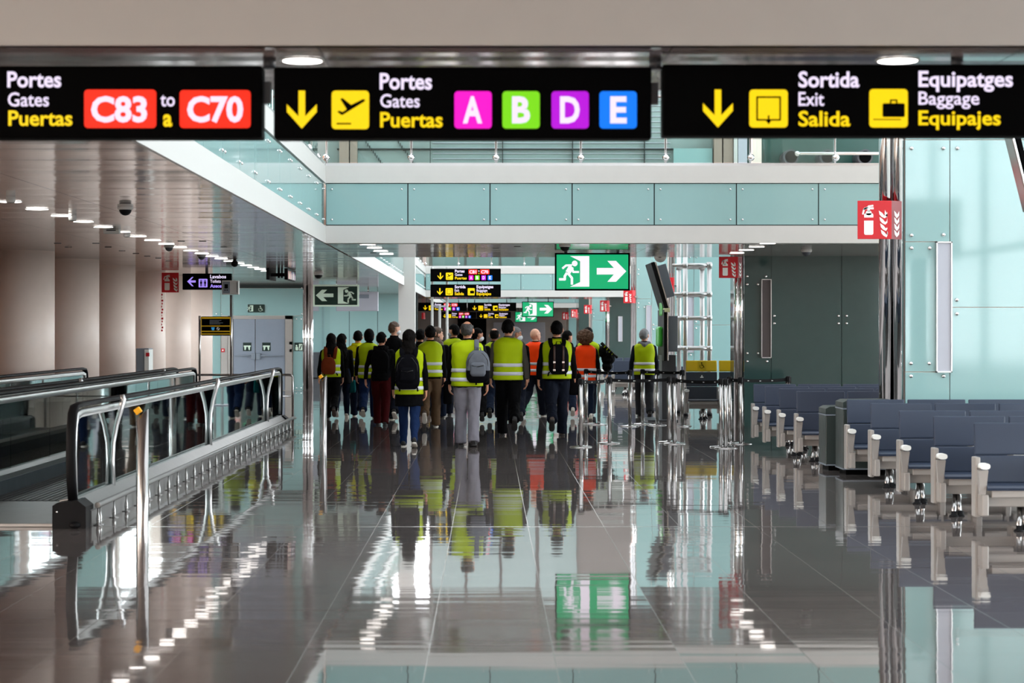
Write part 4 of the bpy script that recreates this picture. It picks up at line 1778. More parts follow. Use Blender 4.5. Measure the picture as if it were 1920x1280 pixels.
m.box(WX(427, YG) - bx, WX(429, YG) - bx, -.057, -.054, WZ(545, YG), WZ(543, YG))
m.use(grey_d)
m.box(WX(446, YG) - bx, WX(447.3, YG) - bx, -.054, -.05, WZ(549, YG), WZ(529, YG))
m.build('cover', o)

# red fire extinguisher signs: a face towards the viewpoint and a side plate, painted as its reflection at mirrored corners
GF = 'red fire extinguisher signs'
for (x0, y0, x1, y1, xr), Y, lb, tone in (
        ((1608, 376, 1672, 448, 1695), YA - .14, 'red fire extinguisher sign on the mirrored corner of the near pale teal block', red),
        ((1348, 481, 1384, 521, 1393), YB_ - .14, 'red fire extinguisher sign at the corner of the dark glass wall', red),
        ((1169, 544, 1186, 568, 1192), YD_ - .14, 'red fire extinguisher sign below the large green exit sign', red),
        ((303, 511, 318, 548, 335), 42.6, 'red fire extinguisher sign on a round white column', red),
        ((1095, 571.5, 1107, 588, 1110), 90.8, 'small distant red fire extinguisher sign on a pale block', red),
        ((1054, 585, 1065, 599, 1066), 111.6, 'farthest red fire sign on the grey end wall', red),
        ((1125, 563, 1139, 584, 1143), 75.7, 'dim red fire extinguisher sign at the far dark glass wall', red),
        ((1256, 520, 1263, 552, 1264.5), YC_ - .14, 'red fire sign edge behind the angled screen', red),
        ((1071, 580, 1080, 595, 1083), 102.6, 'dim small red fire sign beside the farthest dark block', red),
        ((779.5, 569, 782, 588, 783), 79.0, 'thin red fire sign seen edge-on beside the white column', red),
        ((790.5, 586, 794, 598, 797), 111.0, 'thin red fire sign below the far hanging signs', red)):
    root = None
    s = Sign('fire_sign', (x0, y0, x1, y1), Y, lb, group=GF, depth=.012, face=tone)
    if x0 == 303:
        s.extinguisher(302, y0, 337, y1, signwhite, red)
    elif x1 - x0 > 8:
        s.extinguisher(x0, y0, x1, y1, signwhite, red)
    s.done()
    # side plate; at the near mirrored corners the sign's reflection is painted on it
    m = MB().use(red_mirrored if x0 in (1608, 1348) else tone)
    a = WX(x1, Y) - s.cx
    b = WX(xr, Y) - s.cx
    d = max(.06, b - a)
    M = Matrix.Translation(((a + b) / 2, .0 if x0 != 303 else .0, 0))
    if x0 == 303:
        m.box(a, b, 0.0, .012, -s.h, s.h)
    else:
        m.plate([(a, -s.h), (b, -s.h), (b, s.h), (a, s.h)], .0, .01)
        for v in m.bm.verts:
            if v.co.x > (a + b) / 2:
                v.co.y += d * .8 if Y > 30 else .13
    if x0 in (1608, 1348):
        m.use(signwhite)  # reflected flames drawn on the plate
        for k in range(4):
            v = .26 + k * .165
            q = [(.25, v), (.45, v + .06), (.55, v + .10), (.75, v), (.72, v + .12), (.5, v + .19), (.3, v + .12)]
            pl = [(a + (b - a) * u, s.h - 2 * s.h * w) for u, w in q]
            n0 = len(m.bm.verts)
            m.plate(pl, -.004, .003)
            m.bm.verts.ensure_lookup_table()
            for vv in m.bm.verts[n0:]:
                vv.co.y += (vv.co.x - a) / (b - a) * (.13 if Y < 30 else d * .8)
    m.build('side_or_reflection', s.t)
    if Y > 40 and x0 != 303:
        m = MB().use(steel)
        if x0 < 800:
            m.cyl((0, .006, s.h - .01), (0, .006, HC - s.cz), .012, 8)
        else:
            m.box(b - .03, b + .06, .01, .45, -.02, .02)
        m.build('bracket', s.t)
m = MB().use(red)
m.box(-.004, .004, -.5, -.495, 0, .1)
m.bm.free()
# red upright lettering on the column below that sign
Y = 42.9
m = MB().use(red)
X0, X1 = WX(302, Y), WX(306, Y)
for k in range(13):
    z = WZ(550 + 5.6 * k, Y)
    m.box(X0 + .012 * (k % 2), X1 - .012 * ((k + 1) % 3), Y, Y + .008, z - .045, z - .005)
tag(m.build('column_lettering'), 'narrow red upright lettering on a round white column below the red sign', 'lettering')
# wheelchair symbols on the priority seats
for i in range(2):
    x = (1316, 1378)[i]
    s = Sign('seat_symbol', (x - 8, 677, x + 8, 693), YP - .17, '', root=thing('seat_symbol', (WX(x, YP - .17), YP - .17, WZ(685, YP - .17)), ('black wheelchair symbol on the mustard headrest by the scaffold leg', 'black wheelchair symbol on the mustard headrest beside the mirrored corner')[i], 'symbol'), depth=.004, face=ychair)
    s.wheelchair(x, 685.5, 4.6, signblack)
    s.rect(x - 1, 703, x + 1, 706, signwhite)
    s.rect(x - 3, 706, x + 3, 708, signwhite)
    s.done()
# ------------------------------------------------------------------ people
def remesh(mb, voxel, smooth=3, factor=.5):
    """one continuous skin over the overlapping shapes collected in mb"""
    me = mb.mesh('tmp')
    o = bpy.data.objects.new('tmp', me)
    COL.objects.link(o)
    r = o.modifiers.new('r', 'REMESH')
    r.mode = 'VOXEL'
    r.voxel_size = voxel
    r.use_smooth_shade = True
    if smooth:
        s_ = o.modifiers.new('s', 'SMOOTH')
        s_.iterations = smooth
        s_.factor = factor
    dg = bpy.context.evaluated_depsgraph_get()
    out = bpy.data.meshes.new_from_object(o.evaluated_get(dg))
    bpy.data.objects.remove(o)
    bpy.data.meshes.remove(me)
    out.materials.clear()
    return out


def put(me, name, mats, parent, s, seed=0, wr=0.0, wf=9.0, keep=None, matfn=None):
    """scale a unit-figure mesh to the person, fold the cloth a little, link it"""
    off = Vector((seed * 3.1, seed * 1.7, seed * .9))
    if wr:
        for v, nrm in [(v, v.normal.copy()) for v in me.vertices]:
            q = Vector((v.co.x * wf, v.co.y * wf, v.co.z * wf * .6)) + off
            v.co += nrm * (wr * noise.noise(q) + wr * .5 * noise.noise(q * 2.3))
    for v in me.vertices:
        v.co *= s
    for m in mats:
        me.materials.append(m)
    if matfn:
        for p in me.polygons:
            p.material_index = matfn(p.center / s, p.normal)
    me.polygons.foreach_set('use_smooth', [True] * len(me.polygons))
    o = bpy.data.objects.new(name, me)
    COL.objects.link(o)
    o.parent = parent
    return o


def loft_ring(bm, z, rx, ry, yo, n, ex):
    r = []
    for k in range(n):
        a = 2 * math.pi * k / n
        c, d = math.cos(a), math.sin(a)
        c = math.copysign(abs(c) ** (2 / ex), c)
        d = math.copysign(abs(d) ** (2 / ex), d)
        r.append(bm.verts.new((rx * c, ry * d + yo, z)))
    return r


def spline(rows, z):
    """interpolated (rx, ry, yo) of a list of (z, rx, ry, yo)"""
    if z <= rows[0][0]:
        return rows[0][1:]
    for a, b in zip(rows, rows[1:]):
        if z <= b[0]:
            k = (z - a[0]) / (b[0] - a[0])
            k = k * k * (3 - 2 * k)
            return tuple(p + (q - p) * k for p, q in zip(a[1:], b[1:]))
    return rows[-1][1:]


LIME = (lin(203), lin(226), lin(20), 1)
ORANGE = (lin(255), lin(74), lin(10), 1)
silver = mat('silver_reflective_tape', rgb(196, 198, 206), .35, var=.04)
zipm = mat('dark_zip', (.01, .01, .01, 1), .4)


def cloth(name, c, rough=.75):
    return mat(name, c, rough, var=.12, scale=9, spec=.05, bump=.15, bscale=60)


vest_lime = mat('lime_high_visibility_cloth', (.35, .46, .003, 1), .6, var=.08, scale=5, spec=.1)
vest_orange = mat('orange_high_visibility_cloth', (.95, .055, .003, 1), .6, var=.08, scale=5, spec=.1)
vest_yellow = mat('yellow_high_visibility_cloth', (.58, .56, .004, 1), .6, var=.08, scale=5, spec=.1)
C_black = cloth('black_cloth', (.0025, .0025, .003, 1))
C_navy = cloth('navy_cloth', (.007, .009, .016, 1))
C_jean = cloth('blue_denim', (.009, .021, .066, 1))
C_djean = cloth('dark_blue_denim', (.008, .013, .028, 1))
C_grey = cloth('grey_cotton', rgb(118, 116, 124))
C_brown = cloth('brown_cotton', rgb(80, 62, 46))
C_maroon = cloth('maroon_cotton', rgb(54, 9, 11))
C_olive = cloth('olive_grey_knit', rgb(74, 70, 66))
C_hood = cloth('mid_grey_fleece', rgb(104, 104, 108))
C_teal = cloth('teal_softshell', rgb(16, 110, 140))
C_dolive = cloth('charcoal_canvas', (.02, .021, .024, 1))
C_whitec = cloth('white_cotton', rgb(214, 210, 206))
S_black = mat('black_shoe', (.012, .012, .013, 1), .5)
S_white = mat('white_shoe', rgb(220, 216, 208), .5)
S_sole = mat('pale_rubber_sole', rgb(206, 200, 190), .6)
S_dsole = mat('dark_rubber_sole', (.02, .019, .018, 1), .7)
S_brown = mat('brown_boot', (.06, .04, .03, 1), .5)
SKINS = {'fair': mat('fair_skin', rgb(222, 168, 142), .5, var=.06, spec=.4), 'tan': mat('tan_skin', rgb(190, 132, 104), .5, var=.06, spec=.4)}
HAIR = {'black': mat('black_hair', (.0022, .002, .002, 1), .7, spec=.06, bump=.4, bscale=150), 'dark': mat('dark_brown_hair', (.0040, .003, .0025, 1), .7, spec=.07, bump=.4, bscale=150),
        'brown': mat('brown_hair', (.07, .035, .018, 1), .5, bump=.4, bscale=150), 'grey': mat('grey_hair', rgb(112, 112, 114), .55, bump=.4, bscale=150),
        'curly': mat('curly_chestnut_hair', (.10, .045, .018, 1), .6, bump=.6, bscale=120), 'dgrey': mat('dark_grey_hair', rgb(40, 37, 35), .5, bump=.4, bscale=150)}
maskm = mat('white_face_mask', rgb(222, 226, 230), .7)
gmask = mat('grey_face_mask', rgb(150, 156, 166), .7)

TORSO = [(.84, .135, .105, 0), (.90, .165, .125, -.012), (.97, .168, .122, -.012), (1.06, .148, .108, 0), (1.18, .158, .115, .005), (1.30, .175, .12, 0), (1.38, .172, .108, -.006), (1.44, .13, .085, -.012), (1.49, .068, .066, -.01)]
LEGS_STAND = ((6, 4), (-5, 8))
seedc = [0]
PEOPLE = {}


def rings_of(rows, k, add=0.0, z0=None, z1=None, lean=0.0):
    pts, rad = [], []
    for z, rx, ry, yo in rows:
        if (z0 is not None and z < z0) or (z1 is not None and z > z1):
            continue
        pts.append((0, yo + lean * (z - .9), z))
        rad.append((rx * k + add, ry * k + add))
    return pts, rad


def person(key, x, yf, yt, label, yaw=0, head=0, pitch=0, skin='tan', hair=('short', 'black'), top=C_black, vest=None, trousers=C_djean, shoes=(S_black, S_dsole),
           arms=((0, 8, 8), (0, 8, 8)), legs=LEGS_STAND, k=1.0, coat=None, hood=None, cover=1.0, vest_z=.83, lean=.03, glasses=False, mask=None, sleeves=True, Y=None, h=None, under=None, beltz=None):
    """arms/legs: (left, right); arm = (swing forward, out, elbow bend) and leg = (thigh forward, knee bend), degrees"""
    seedc[0] += 1
    sd = seedc[0]
    rnd = random.Random(sd)
    Y = Y or floorY(yf)
    h = h or WZ(yt, Y)
    s = h / 1.782
    R = math.radians
    # --- legs
    hips, knees, ankles, feet = [], [], [], []
    low = 9
    for i, sg in enumerate((-1, 1)):
        a, b = R(legs[i][0]), R(legs[i][1])
        hp = Vector((.088 * sg, -.005, .90))
        kn = hp + Vector((.004 * sg, math.sin(a), -math.cos(a))) * .42
        an = kn + Vector((0, math.sin(a - b), -math.cos(a - b))) * .405
        lift = legs[i][2] if len(legs[i]) > 2 else max(0, (b - a * 1.0 > R(22)) * min(R(62), b * .95))
        ft = -lift if lift else 0.0
        hips.append(hp)
        knees.append(kn)
        ankles.append(an)
        feet.append(ft)
        d = Vector((0, math.cos(ft), math.sin(ft)))
        up_ = Vector((0, -math.sin(ft), math.cos(ft)))
        for q in (an - up_ * .075 - d * .06, an - up_ * .075 + d * .19):
            low = min(low, q.z)
    dz = -low
    sh_ = Vector((0, 0, dz))
    # scale legs' drop so the crown stays at the figure's height
    root = thing('person', (WX(x, Y), Y, 0), label, 'person', 'people walking away', R(yaw))
    TZ = lambda v: Vector(v) + sh_
    lx = lambda z: lean * (z - .9)

    # --- arms
    arm = []
    for i, sg in enumerate((-1, 1)):
        sw, ab, el = (R(q) for q in arms[i][:3])
        S = Vector((.182 * sg * k, -.008 + lx(1.4), 1.395))
        d1 = Vector((sg * math.sin(ab), math.sin(sw) * math.cos(ab), -math.cos(sw) * math.cos(ab)))
        E = S + d1 * .285
        d2 = Vector((sg * math.sin(ab) * .3 + (arms[i][3] if len(arms[i]) > 3 else 0) * sg, math.sin(sw + el), -math.cos(sw + el))).normalized()
        W_ = E + d2 * .25
        arm.append((S, E, W_, d1, d2))

    def add_arm(m, r, upto=1.0, add=0.0):
        for i in range(2):
            S, E, W_, d1, d2 = arm[i]
            m.tube([TZ(S + Vector((0, 0, .01)) - d1 * .03), TZ(S + d1 * .06), TZ(S + d1 * .16), TZ(E), TZ(E + d2 * .09), TZ(E + d2 * .25 * upto)],
                   [r * .92 + add, r + add, r * .86 + add, r * .72 + add, r * .74 + add, (r * .5 if upto >= 1 else r * .6) + add], 14)
            m.ball(TZ(S), (r * 1.08 + add, r * 1.0 + add, r * 1.05 + add), 12, 10)
            m.ball(TZ(E), r * .74 + add, 10, 8)

    def add_legs(m, add, widths, lowz=.06):
        for i in range(2):
            hp, kn, an = hips[i], knees[i], ankles[i]
            d1, d2 = (kn - hp).normalized(), (an - kn).normalized()
            m.tube([TZ(hp + Vector((0, 0, .06))), TZ(hp + d1 * .06), TZ(hp + d1 * .22), TZ(kn), TZ(kn + d2 * .14), TZ(an - d2 * .12), TZ(an + d2 * lowz)],
                   [w + add for w in widths], 14)
            m.ball(TZ(kn), widths[3] + add, 10, 8)

    # --- body: one continuous skin
    m = MB()
    p, r = rings_of(TORSO, .95, 0, lean=lean)
    m.tube([TZ(q) for q in p], r, 20)
    add_arm(m, .05 * .92)
    add_legs(m, 0, (.088, .09, .078, .054, .056, .042, .036))
    for i in range(2):
        an, ft = ankles[i], feet[i]
        d = Vector((0, math.cos(ft), math.sin(ft)))
        u = Vector((0, -math.sin(ft), math.cos(ft)))
        m.tube([TZ(an - u * .045 - d * .045), TZ(an - u * .045 + d * .05), TZ(an - u * .055 + d * .15)], [(.03, .03), (.036, .03), (.034, .02)], 12)
    # neck and head
    hb = Vector((0, lx(1.5) - .008, 1.47))
    HM = Matrix.Translation(TZ((0, lx(1.56), 1.56))) @ Matrix.Rotation(R(head), 4, 'Z') @ Matrix.Rotation(R(pitch), 4, 'X') @ Matrix.Scale(1.10, 4) @ Matrix.Translation((0, 0, -1.56))
    m.tube([TZ(hb), TZ((0, lx(1.53), 1.53)), TZ((0, lx(1.6) + .01, 1.6))], [.062, .056, .056], 14)
    hd = [((0, -.005, 1.655), (.076, .096, .105)), ((0, .035, 1.60), (.06, .062, .062)), ((0, .06, 1.562), (.04, .038, .026)), ((0, .076, 1.675), (.055, .02, .018)),
          ((.03, .072, 1.625), (.022, .02, .02)), ((-.03, .072, 1.625), (.022, .02, .02)), ((0, .092, 1.578), (.024, .012, .006)), ((0, .09, 1.568), (.021, .012, .006))]
    for c, rr in hd:
        m.ball(c, rr, 16, 12, HM)
    m.ball((.031, .078, 1.65), .013, 8, 6, HM)
    m.ball((-.031, .078, 1.65), .013, 8, 6, HM)
    t = bmesh.new()
    bmesh.ops.create_cone(t, cap_ends=True, segments=8, radius1=.02, radius2=.006, depth=.05)
    m.merge(t, HM @ Matrix.Translation((0, .093, 1.622)) @ Matrix.Rotation(R(-28), 4, 'X'))
    m.ball((0, .108, 1.607), (.016, .012, .010), 8, 6, HM)
    for sg in (-1, 1):
        m.ball((.084 * sg, -.006, 1.635), (.013, .021, .034), 10, 8, HM)
    # hands
    hands = []
    for i, sg in enumerate((-1, 1)):
        S, E, W_, d1, d2 = arm[i]
        side = Vector((0, 1, 0)) - d2 * d2.y      # thumb side points forward
        side.normalize()
        pal = d2.cross(side) * sg                 # towards or away from the thigh
        if pal.x * sg > 0:
            pal = -pal
        P = lambda a, b, c: TZ(W_ + d2 * a + side * b + pal * c)
        m.tube([P(-.03, 0, 0), P(.0, 0, 0), P(.03, 0, 0), P(.085, .0, .004)], [(.026, .02), (.026, .019), (.036, .018), (.040, .015)], 12, side)
        for f, (b, L) in enumerate(((.030, .072), (.010, .080), (-.010, .075), (-.029, .060))):
            c = .30 + .12 * f
            a0 = .08
            q0 = P(a0, b, .004)
            q1 = P(a0 + L * .42, b * 1.05, .008 + L * .10)
            q2 = P(a0 + L * .74, b * 1.04, .012 + L * (.16 + c * .45))
            q3 = P(a0 + L * .90, b * 1.0, .014 + L * (.25 + c * .85))
            m.tube([q0, q1, q2, q3], [.0105, .0098, .009, .0078], 8)
        m.tube([P(.015, .022, .004), P(.045, .048, .012), P(.075, .056, .020), P(.098, .054, .028)], [.014, .0125, .0105, .0085], 8)
        hands.append((W_ + d2 * .11, W_))
    body = remesh(m, .0085, 2, .4)
    put(body, 'body', [SKINS[skin]], root, s)
    # --- trousers
    m = MB()
    p, r = rings_of(TORSO, 1.0, .014, None, 1.06, lean=lean)
    m.tube([TZ(q) for q in p], r, 20)
    add_legs(m, .012, (.10, .104, .094, .075, .074, .068, .07) if not under else (.095, .098, .082, .06, .06, .048, .044), .035)
    tr = remesh(m, .012, 4)
    put(tr, 'trousers', [trousers], root, s, sd, .011, 11)
    # --- jacket or coat
    m = MB()
    kk = k
    p, r = rings_of(TORSO, kk, .026, .95 if not coat else 1.0, None, lean=lean)
    if coat:
        extra = [((0, -.012, cz), (.20 * kk + (1.0 - cz) * .05, .165 + (1.0 - cz) * .03)) for cz in (coat, (coat + 1.0) / 2)]
        p = [e[0] for e in extra] + p
        r = [e[1] for e in extra] + r
    else:
        p = [(0, -.012, beltz or .86)] + p
        r = [(.185 * kk, .145)] + r
    m.tube([TZ(q) for q in p], r, 24, ex=2.2)
    add_arm(m, .064, .96)
    m.tube([TZ((0, lx(1.45), 1.44)), TZ((0, lx(1.5) - .004, 1.54))], [.090, .076], 16)
    jk = remesh(m, .012, 4)
    put(jk, 'jacket', [top], root, s, sd + 40, .009, 11)
    # --- high-visibility vest with two reflective bands
    if vest is not None:
        vz = vest_z
        VR = [(vz, .205 * kk, .176 * kk, -.012), (.97, .203 * kk, .172 * kk, -.012), (1.10, .196 * kk, .164 * kk, -.006), (1.24, .205 * kk, .168 * kk, -.004), (1.35, .212 * kk, .166 * kk, -.006), (1.42, .208 * kk, .150 * kk, -.012), (1.465, .178 * kk, .128 * kk, -.016), (1.495, .125, .104, -.014), (1.51, .098, .09, -.010)]
        m = MB()
        n, nz = 40, 26
        prev = None
        for j in range(nz + 1):
            z = vz + (1.51 - vz) * j / nz
            rx, ry, yo = spline(VR, z)
            z2 = z
            ring = loft_ring(m.bm, z2 + dz, rx, ry, yo + lx(z), n, 2.5)
            if prev:
                for a in range(n):
                    m._face([prev[a], prev[(a + 1) % n], ring[(a + 1) % n], ring[a]], True)
            prev = ring
        me = m.mesh('vest')
        v_o = put(me, 'vest', [vest], root, s, sd + 80, .015, 9)
        sol = v_o.modifiers.new('thickness', 'SOLIDIFY')
        sol.thickness = .006
        sol.offset = 1
        for b0 in (vz + .07, vz + .20):
            m = MB()
            prev = None
            for j in range(3):
                z = b0 + .052 * j / 2
                rx, ry, yo = spline(VR, z)
                ring = loft_ring(m.bm, z + dz, rx + .013, ry + .013, yo + lx(z), n, 2.5)
                if prev:
                    for a in range(n):
                        m._face([prev[a], prev[(a + 1) % n], ring[(a + 1) % n], ring[a]], True)
                prev = ring
            o = put(m.mesh('reflective_band'), 'reflective_band', [silver], v_o, s, sd + 80, .015, 9)
            sol = o.modifiers.new('thickness', 'SOLIDIFY')
            sol.thickness = .003
    # --- hood on the back
    if hood:
        m = MB()
        m.tube([TZ((-.10, lx(1.5) + .03, 1.50)), TZ((-.095, lx(1.5) - .06, 1.49)), TZ((0, lx(1.5) - .125, 1.455)), TZ((.095, lx(1.5) - .06, 1.49)), TZ((.10, lx(1.5) + .03, 1.50))], [.035, .05, .06, .05, .035], 12, (0, 0, 1))
        m.ball(TZ((0, lx(1.5) - .115, 1.43)), (.085, .05, .075), 14, 10)
        put(remesh(m, .012, 4), 'hood', [hood], root, s, sd, .006, 10)
    # --- shoes
    for i in range(2):
        an, ft = ankles[i], feet[i]
        d = Vector((0, math.cos(ft), math.sin(ft)))
        u = Vector((0, -math.sin(ft), math.cos(ft)))
        q = lambda a, b: TZ(an + d * a + u * b)
        m = MB()
        m.tube([q(-.066, -.035), q(-.05, -.03), q(.0, -.022), (q(.06, -.036)), q(.12, -.046), q(.175, -.052), q(.192, -.056)],
               [(.028, .034), (.036, .044), (.039, .05), (.043, .036), (.045, .027), (.036, .021), (.022, .015)], 16, (1, 0, 0), ex=2.6)
        m.tube([q(-.01, -.03), q(-.012, .03)], [.042, .043], 14)
        shm = remesh(m, .009, 3)
        put(shm, 'shoe', [shoes[0]], root, s)
        m = MB()
        m.tube([q(-.068, -.072), q(-.05, -.073), q(.0, -.073), q(.06, -.073), q(.12, -.073), q(.175, -.072), q(.196, -.069)],
               [(.026, .013), (.037, .014), (.039, .014), (.044, .014), (.047, .014), (.038, .013), (.02, .011)], 16, (1, 0, 0), ex=3.5)
        put(m.mesh('shoe_sole'), 'shoe_sole', [shoes[1]], root, s)
    # --- hair
    kind, hc = hair
    if kind in ('short', 'balding', 'long', 'crop'):
        t = bmesh.new()
        bmesh.ops.create_uvsphere(t, u_segments=64, v_segments=48, radius=1.0)
        e = {'short': .011, 'balding': .007, 'long': .018, 'crop': .005}[kind]
        bad = []
        for v in t.verts:
            v.co = Vector((v.co.x * (.078 + e), v.co.y * (.098 + e), v.co.z * (.106 + e))) + Vector((0, -.006, 1.656))
            v.co += v.normal * .006 * (noise.noise(v.co * 28 + Vector((sd, 0, 0))) + .7 * noise.noise(v.co * 70 + Vector((sd, 3, 0))))
        for v in t.verts:
            c = v.co
            front = c.y > .03 + max(0, (c.z - 1.66)) * .9
            j = .010 * noise.noise(c * 45 + Vector((0, sd, 0)))
            low_ = c.z < 1.572 + j + max(0, c.y + .05) * .5 + abs(c.x) * .12
            if abs(c.x) > .055 and -.035 < c.y < .03 and c.z < 1.672 + j:
                low_ = True
            crown = kind == 'balding' and (Vector((c.x, c.y + .035, c.z - 1.75)).length < .052 or (c.z > 1.715 and c.y > -.03))
            if front or low_ or crown:
                bad.append(v)
        bmesh.ops.delete(t, geom=bad, context='VERTS')
        m = MB()
        m.merge(t, HM, True)
        o = put(m.mesh('hair'), 'hair', [HAIR[hc]], root, s)
        sol = o.modifiers.new('thickness', 'SOLIDIFY')
        sol.thickness = .012 if kind != 'crop' else .006
        sol.offset = -1
    if kind == 'long':
        m = MB()
        m.ball((0, -.03, 1.655), (.093, .092, .112), 16, 12, HM)
        bz = 1.25
        m.tube([HM @ Vector((0, -.03, 1.68)), HM @ Vector((0, -.06, 1.58)), TZ((0, lx(1.46) - .10, 1.47)), TZ((0, lx(1.36) - .155, 1.36)), TZ((0, lx(1.3) - .165, bz))],
               [(.092, .075), (.102, .07), (.125, .062), (.12, .045), (.085, .028)], 18)
        me = remesh(m, .011, 3)
        put(me, 'long_hair', [HAIR[hc]], root, s, sd, .010, 26)
    if kind == 'curly':
        m = MB()
        m.ball((0, -.02, 1.69), (.135, .122, .118), 20, 16, HM)
        m.ball((0, -.05, 1.61), (.12, .08, .085), 18, 14, HM)
        for j in range(150):
            a, b = rnd.uniform(0, 6.283), rnd.uniform(-.75, 1.0)
            q = Vector((math.cos(a) * math.sqrt(max(0, 1 - b * b)) * .132, math.sin(a) * math.sqrt(max(0, 1 - b * b)) * .118 - .03, 1.67 + b * .118))
            if q.y > .055 and q.z < 1.72:
                continue
            m.ball(q, rnd.uniform(.020, .034), 8, 6, HM)
        me = remesh(m, .007, 1)
        put(me, 'curly_hair', [HAIR[hc]], root, s, sd, .012, 60)
    if kind == 'cap':
        m = MB()
        m.ball((0, -.008, 1.66), (.094, .112, .118), 20, 16, HM)
        m.ball((0, -.03, 1.60), (.086, .085, .07), 18, 14, HM)
        me = remesh(m, .009, 3)
        put(me, 'knit_cap', [HAIR[hc]], root, s, sd, .003, 30)
    if glasses:
        m = MB().use(zipm)
        for sg in (-1, 1):
            c = [HM @ Vector((.033 * sg + .024 * math.cos(a), .098, 1.648 + .018 * math.sin(a))) for a in [k_ * math.pi / 6 for k_ in range(13)]]
            m.tube(c, .0022, 6, (0, 1, 0))
            m.tube([HM @ Vector((.056 * sg, .098, 1.655)), HM @ Vector((.076 * sg, .06, 1.657)), HM @ Vector((.083 * sg, -.005, 1.655))], .0016, 6)
        m.tube([HM @ Vector((-.01, .1, 1.652)), HM @ Vector((.01, .1, 1.652))], .0022, 6)
        put(m.mesh('glasses'), 'glasses', [zipm], root, s)
    if mask:
        m = MB()
        m.ball((0, .048, 1.592), (.066, .074, .052), 18, 12, HM)
        t_ = m.mesh('face_mask')
        put(t_, 'face_mask', [mask], root, s)
    PEOPLE[key] = dict(root=root, M=Matrix.Translation((WX(x, Y), Y, 0)) @ Matrix.Rotation(R(yaw), 4, 'Z'), s=s, dz=dz, hands=[(TZ(a) * s, TZ(b) * s) for a, b in hands], lean=lean, k=k, Y=Y)
    return root


W_L, W_R = ((20, 8), (-18, 30)), ((-18, 34), (20, 8))      # mid-stride, left or right foot ahead
LB = 'lime'
person('w_brown_pack', 621, 786, 624, 'long-haired woman in black with a brown backpack over a lime vest', hair=('long', 'dark'), vest=vest_lime, trousers=C_black, legs=((16, 6), (-16, 40)), arms=((-10, 12, 10), (6, 10, 6)), k=.94, shoes=(S_black, S_brown), vest_z=.90)
person('w_behind', 641, 783, 625, 'long-haired woman in a dark coat and white trainers, half behind the brown backpack', hair=('long', 'dark'), trousers=C_djean, legs=((-14, 30), (14, 6)), coat=.74, k=.92, shoes=(S_white, S_sole), head=-20, under=True)
person('yellow_hood', 671, 781, 617, 'person in a bright yellow jacket with silver bands behind a dark knit cap', hair=('short', 'dark'), top=vest_yellow, vest=vest_yellow, trousers=C_djean, legs=W_L, hood=vest_yellow, vest_z=.97, shoes=(S_black, S_sole))
person('cap_lime', 692, 785, 614, 'person in a dark knit cap, lime vest and blue jeans', hair=('cap', 'black'), vest=vest_lime, trousers=C_jean, legs=W_R, arms=((-8, 10, 10), (8, 10, 12)), shoes=(S_black, S_sole))
person('maroon', 715, 797, 621, 'man in a black pullover and maroon trousers holding a white paper', hair=('short', 'black'), trousers=C_maroon, legs=((14, 4), (-8, 12)), arms=((-6, 18, 10), (-4, 10, 12)), k=1.04, vest=None, yaw=-4, head=-8)
person('bald_black', 739, 788, 599, 'tall bald man in black looking sideways over the group', hair=('crop', 'brown'), skin='fair', trousers=C_navy, legs=W_L, yaw=-8, head=-42, k=1.05, mask=maskm, shoes=(S_black, S_sole))
person('w_black_pack', 767, 838, 617, 'woman with long dark hair, black coat, lime vest and big black backpack', hair=('long', 'dark'), vest=vest_lime, coat=.64, trousers=C_jean, under=True, legs=((13, 2), (-12, 22, .30)), arms=((6, 10, 10), (-6, 12, 8)), shoes=(S_black, S_sole), vest_z=.82)
person('dark_head', 788, 786, 614, 'dark-haired person mostly hidden between the black backpack and the brown trousers', hair=('short', 'black'), legs=W_L, trousers=C_djean)
person('brown_trousers', 807, 801, 609, 'man in a lime vest and brown trousers carrying a black bag', hair=('short', 'dark'), vest=vest_lime, trousers=C_brown, legs=((-14, 46), (14, 6)), arms=((0, 8, 6), (0, 10, 4)), shoes=(S_brown, S_sole), k=1.0, vest_z=.90)
person('w_profile', 820, 784, 611, 'brown-haired woman seen in profile behind the man in brown trousers', hair=('long', 'brown'), legs=W_R, skin='fair', head=-70, k=.9, coat=.8)
person('looks_left', 851, 779, 605, 'dark-haired man in a lime vest and grey mask looking towards the walkway', hair=('short', 'black'), vest=vest_lime, trousers=C_navy, legs=W_L, head=48, mask=gmask)
person('grey_trousers', 876, 836, 602, 'man in pale grey trousers and lime vest with a grey backpack on one shoulder', hair=('balding', 'dgrey'), vest=vest_lime, trousers=C_grey, legs=((5, 4), (-9, 10)), arms=((6, 9, 10), (-2, 14, 10)), k=1.09, vest_z=.86, head=-12, beltz=.84)
person('masked_dark', 895, 792, 612, 'dark-haired person in black with a pale mask beside the grey backpack', hair=('short', 'black'), trousers=C_black, legs=W_L, head=-60, mask=maskm)
person('balding_lime', 927, 787, 612, 'balding man in a lime vest between the grey backpack and the olive sleeves', hair=('balding', 'dark'), vest=vest_lime, trousers=C_djean, legs=W_R, shoes=(S_black, S_dsole), skin='tan')
person('olive', 953, 817, 598, 'stocky man with thick black hair, lime vest and olive-grey sleeves', hair=('short', 'black'), top=C_olive, vest=vest_lime, trousers=C_black, legs=((12, 4), (-16, 44)), arms=((8, 12, 12), (-6, 14, 14)), k=1.07, vest_z=.87, head=-18)
person('masked_glasses', 967, 792, 610, 'masked person with glasses, only the face showing behind the olive-sleeved man', hair=('short', 'grey'), trousers=C_navy, legs=W_L, head=-75, mask=maskm, glasses=True)
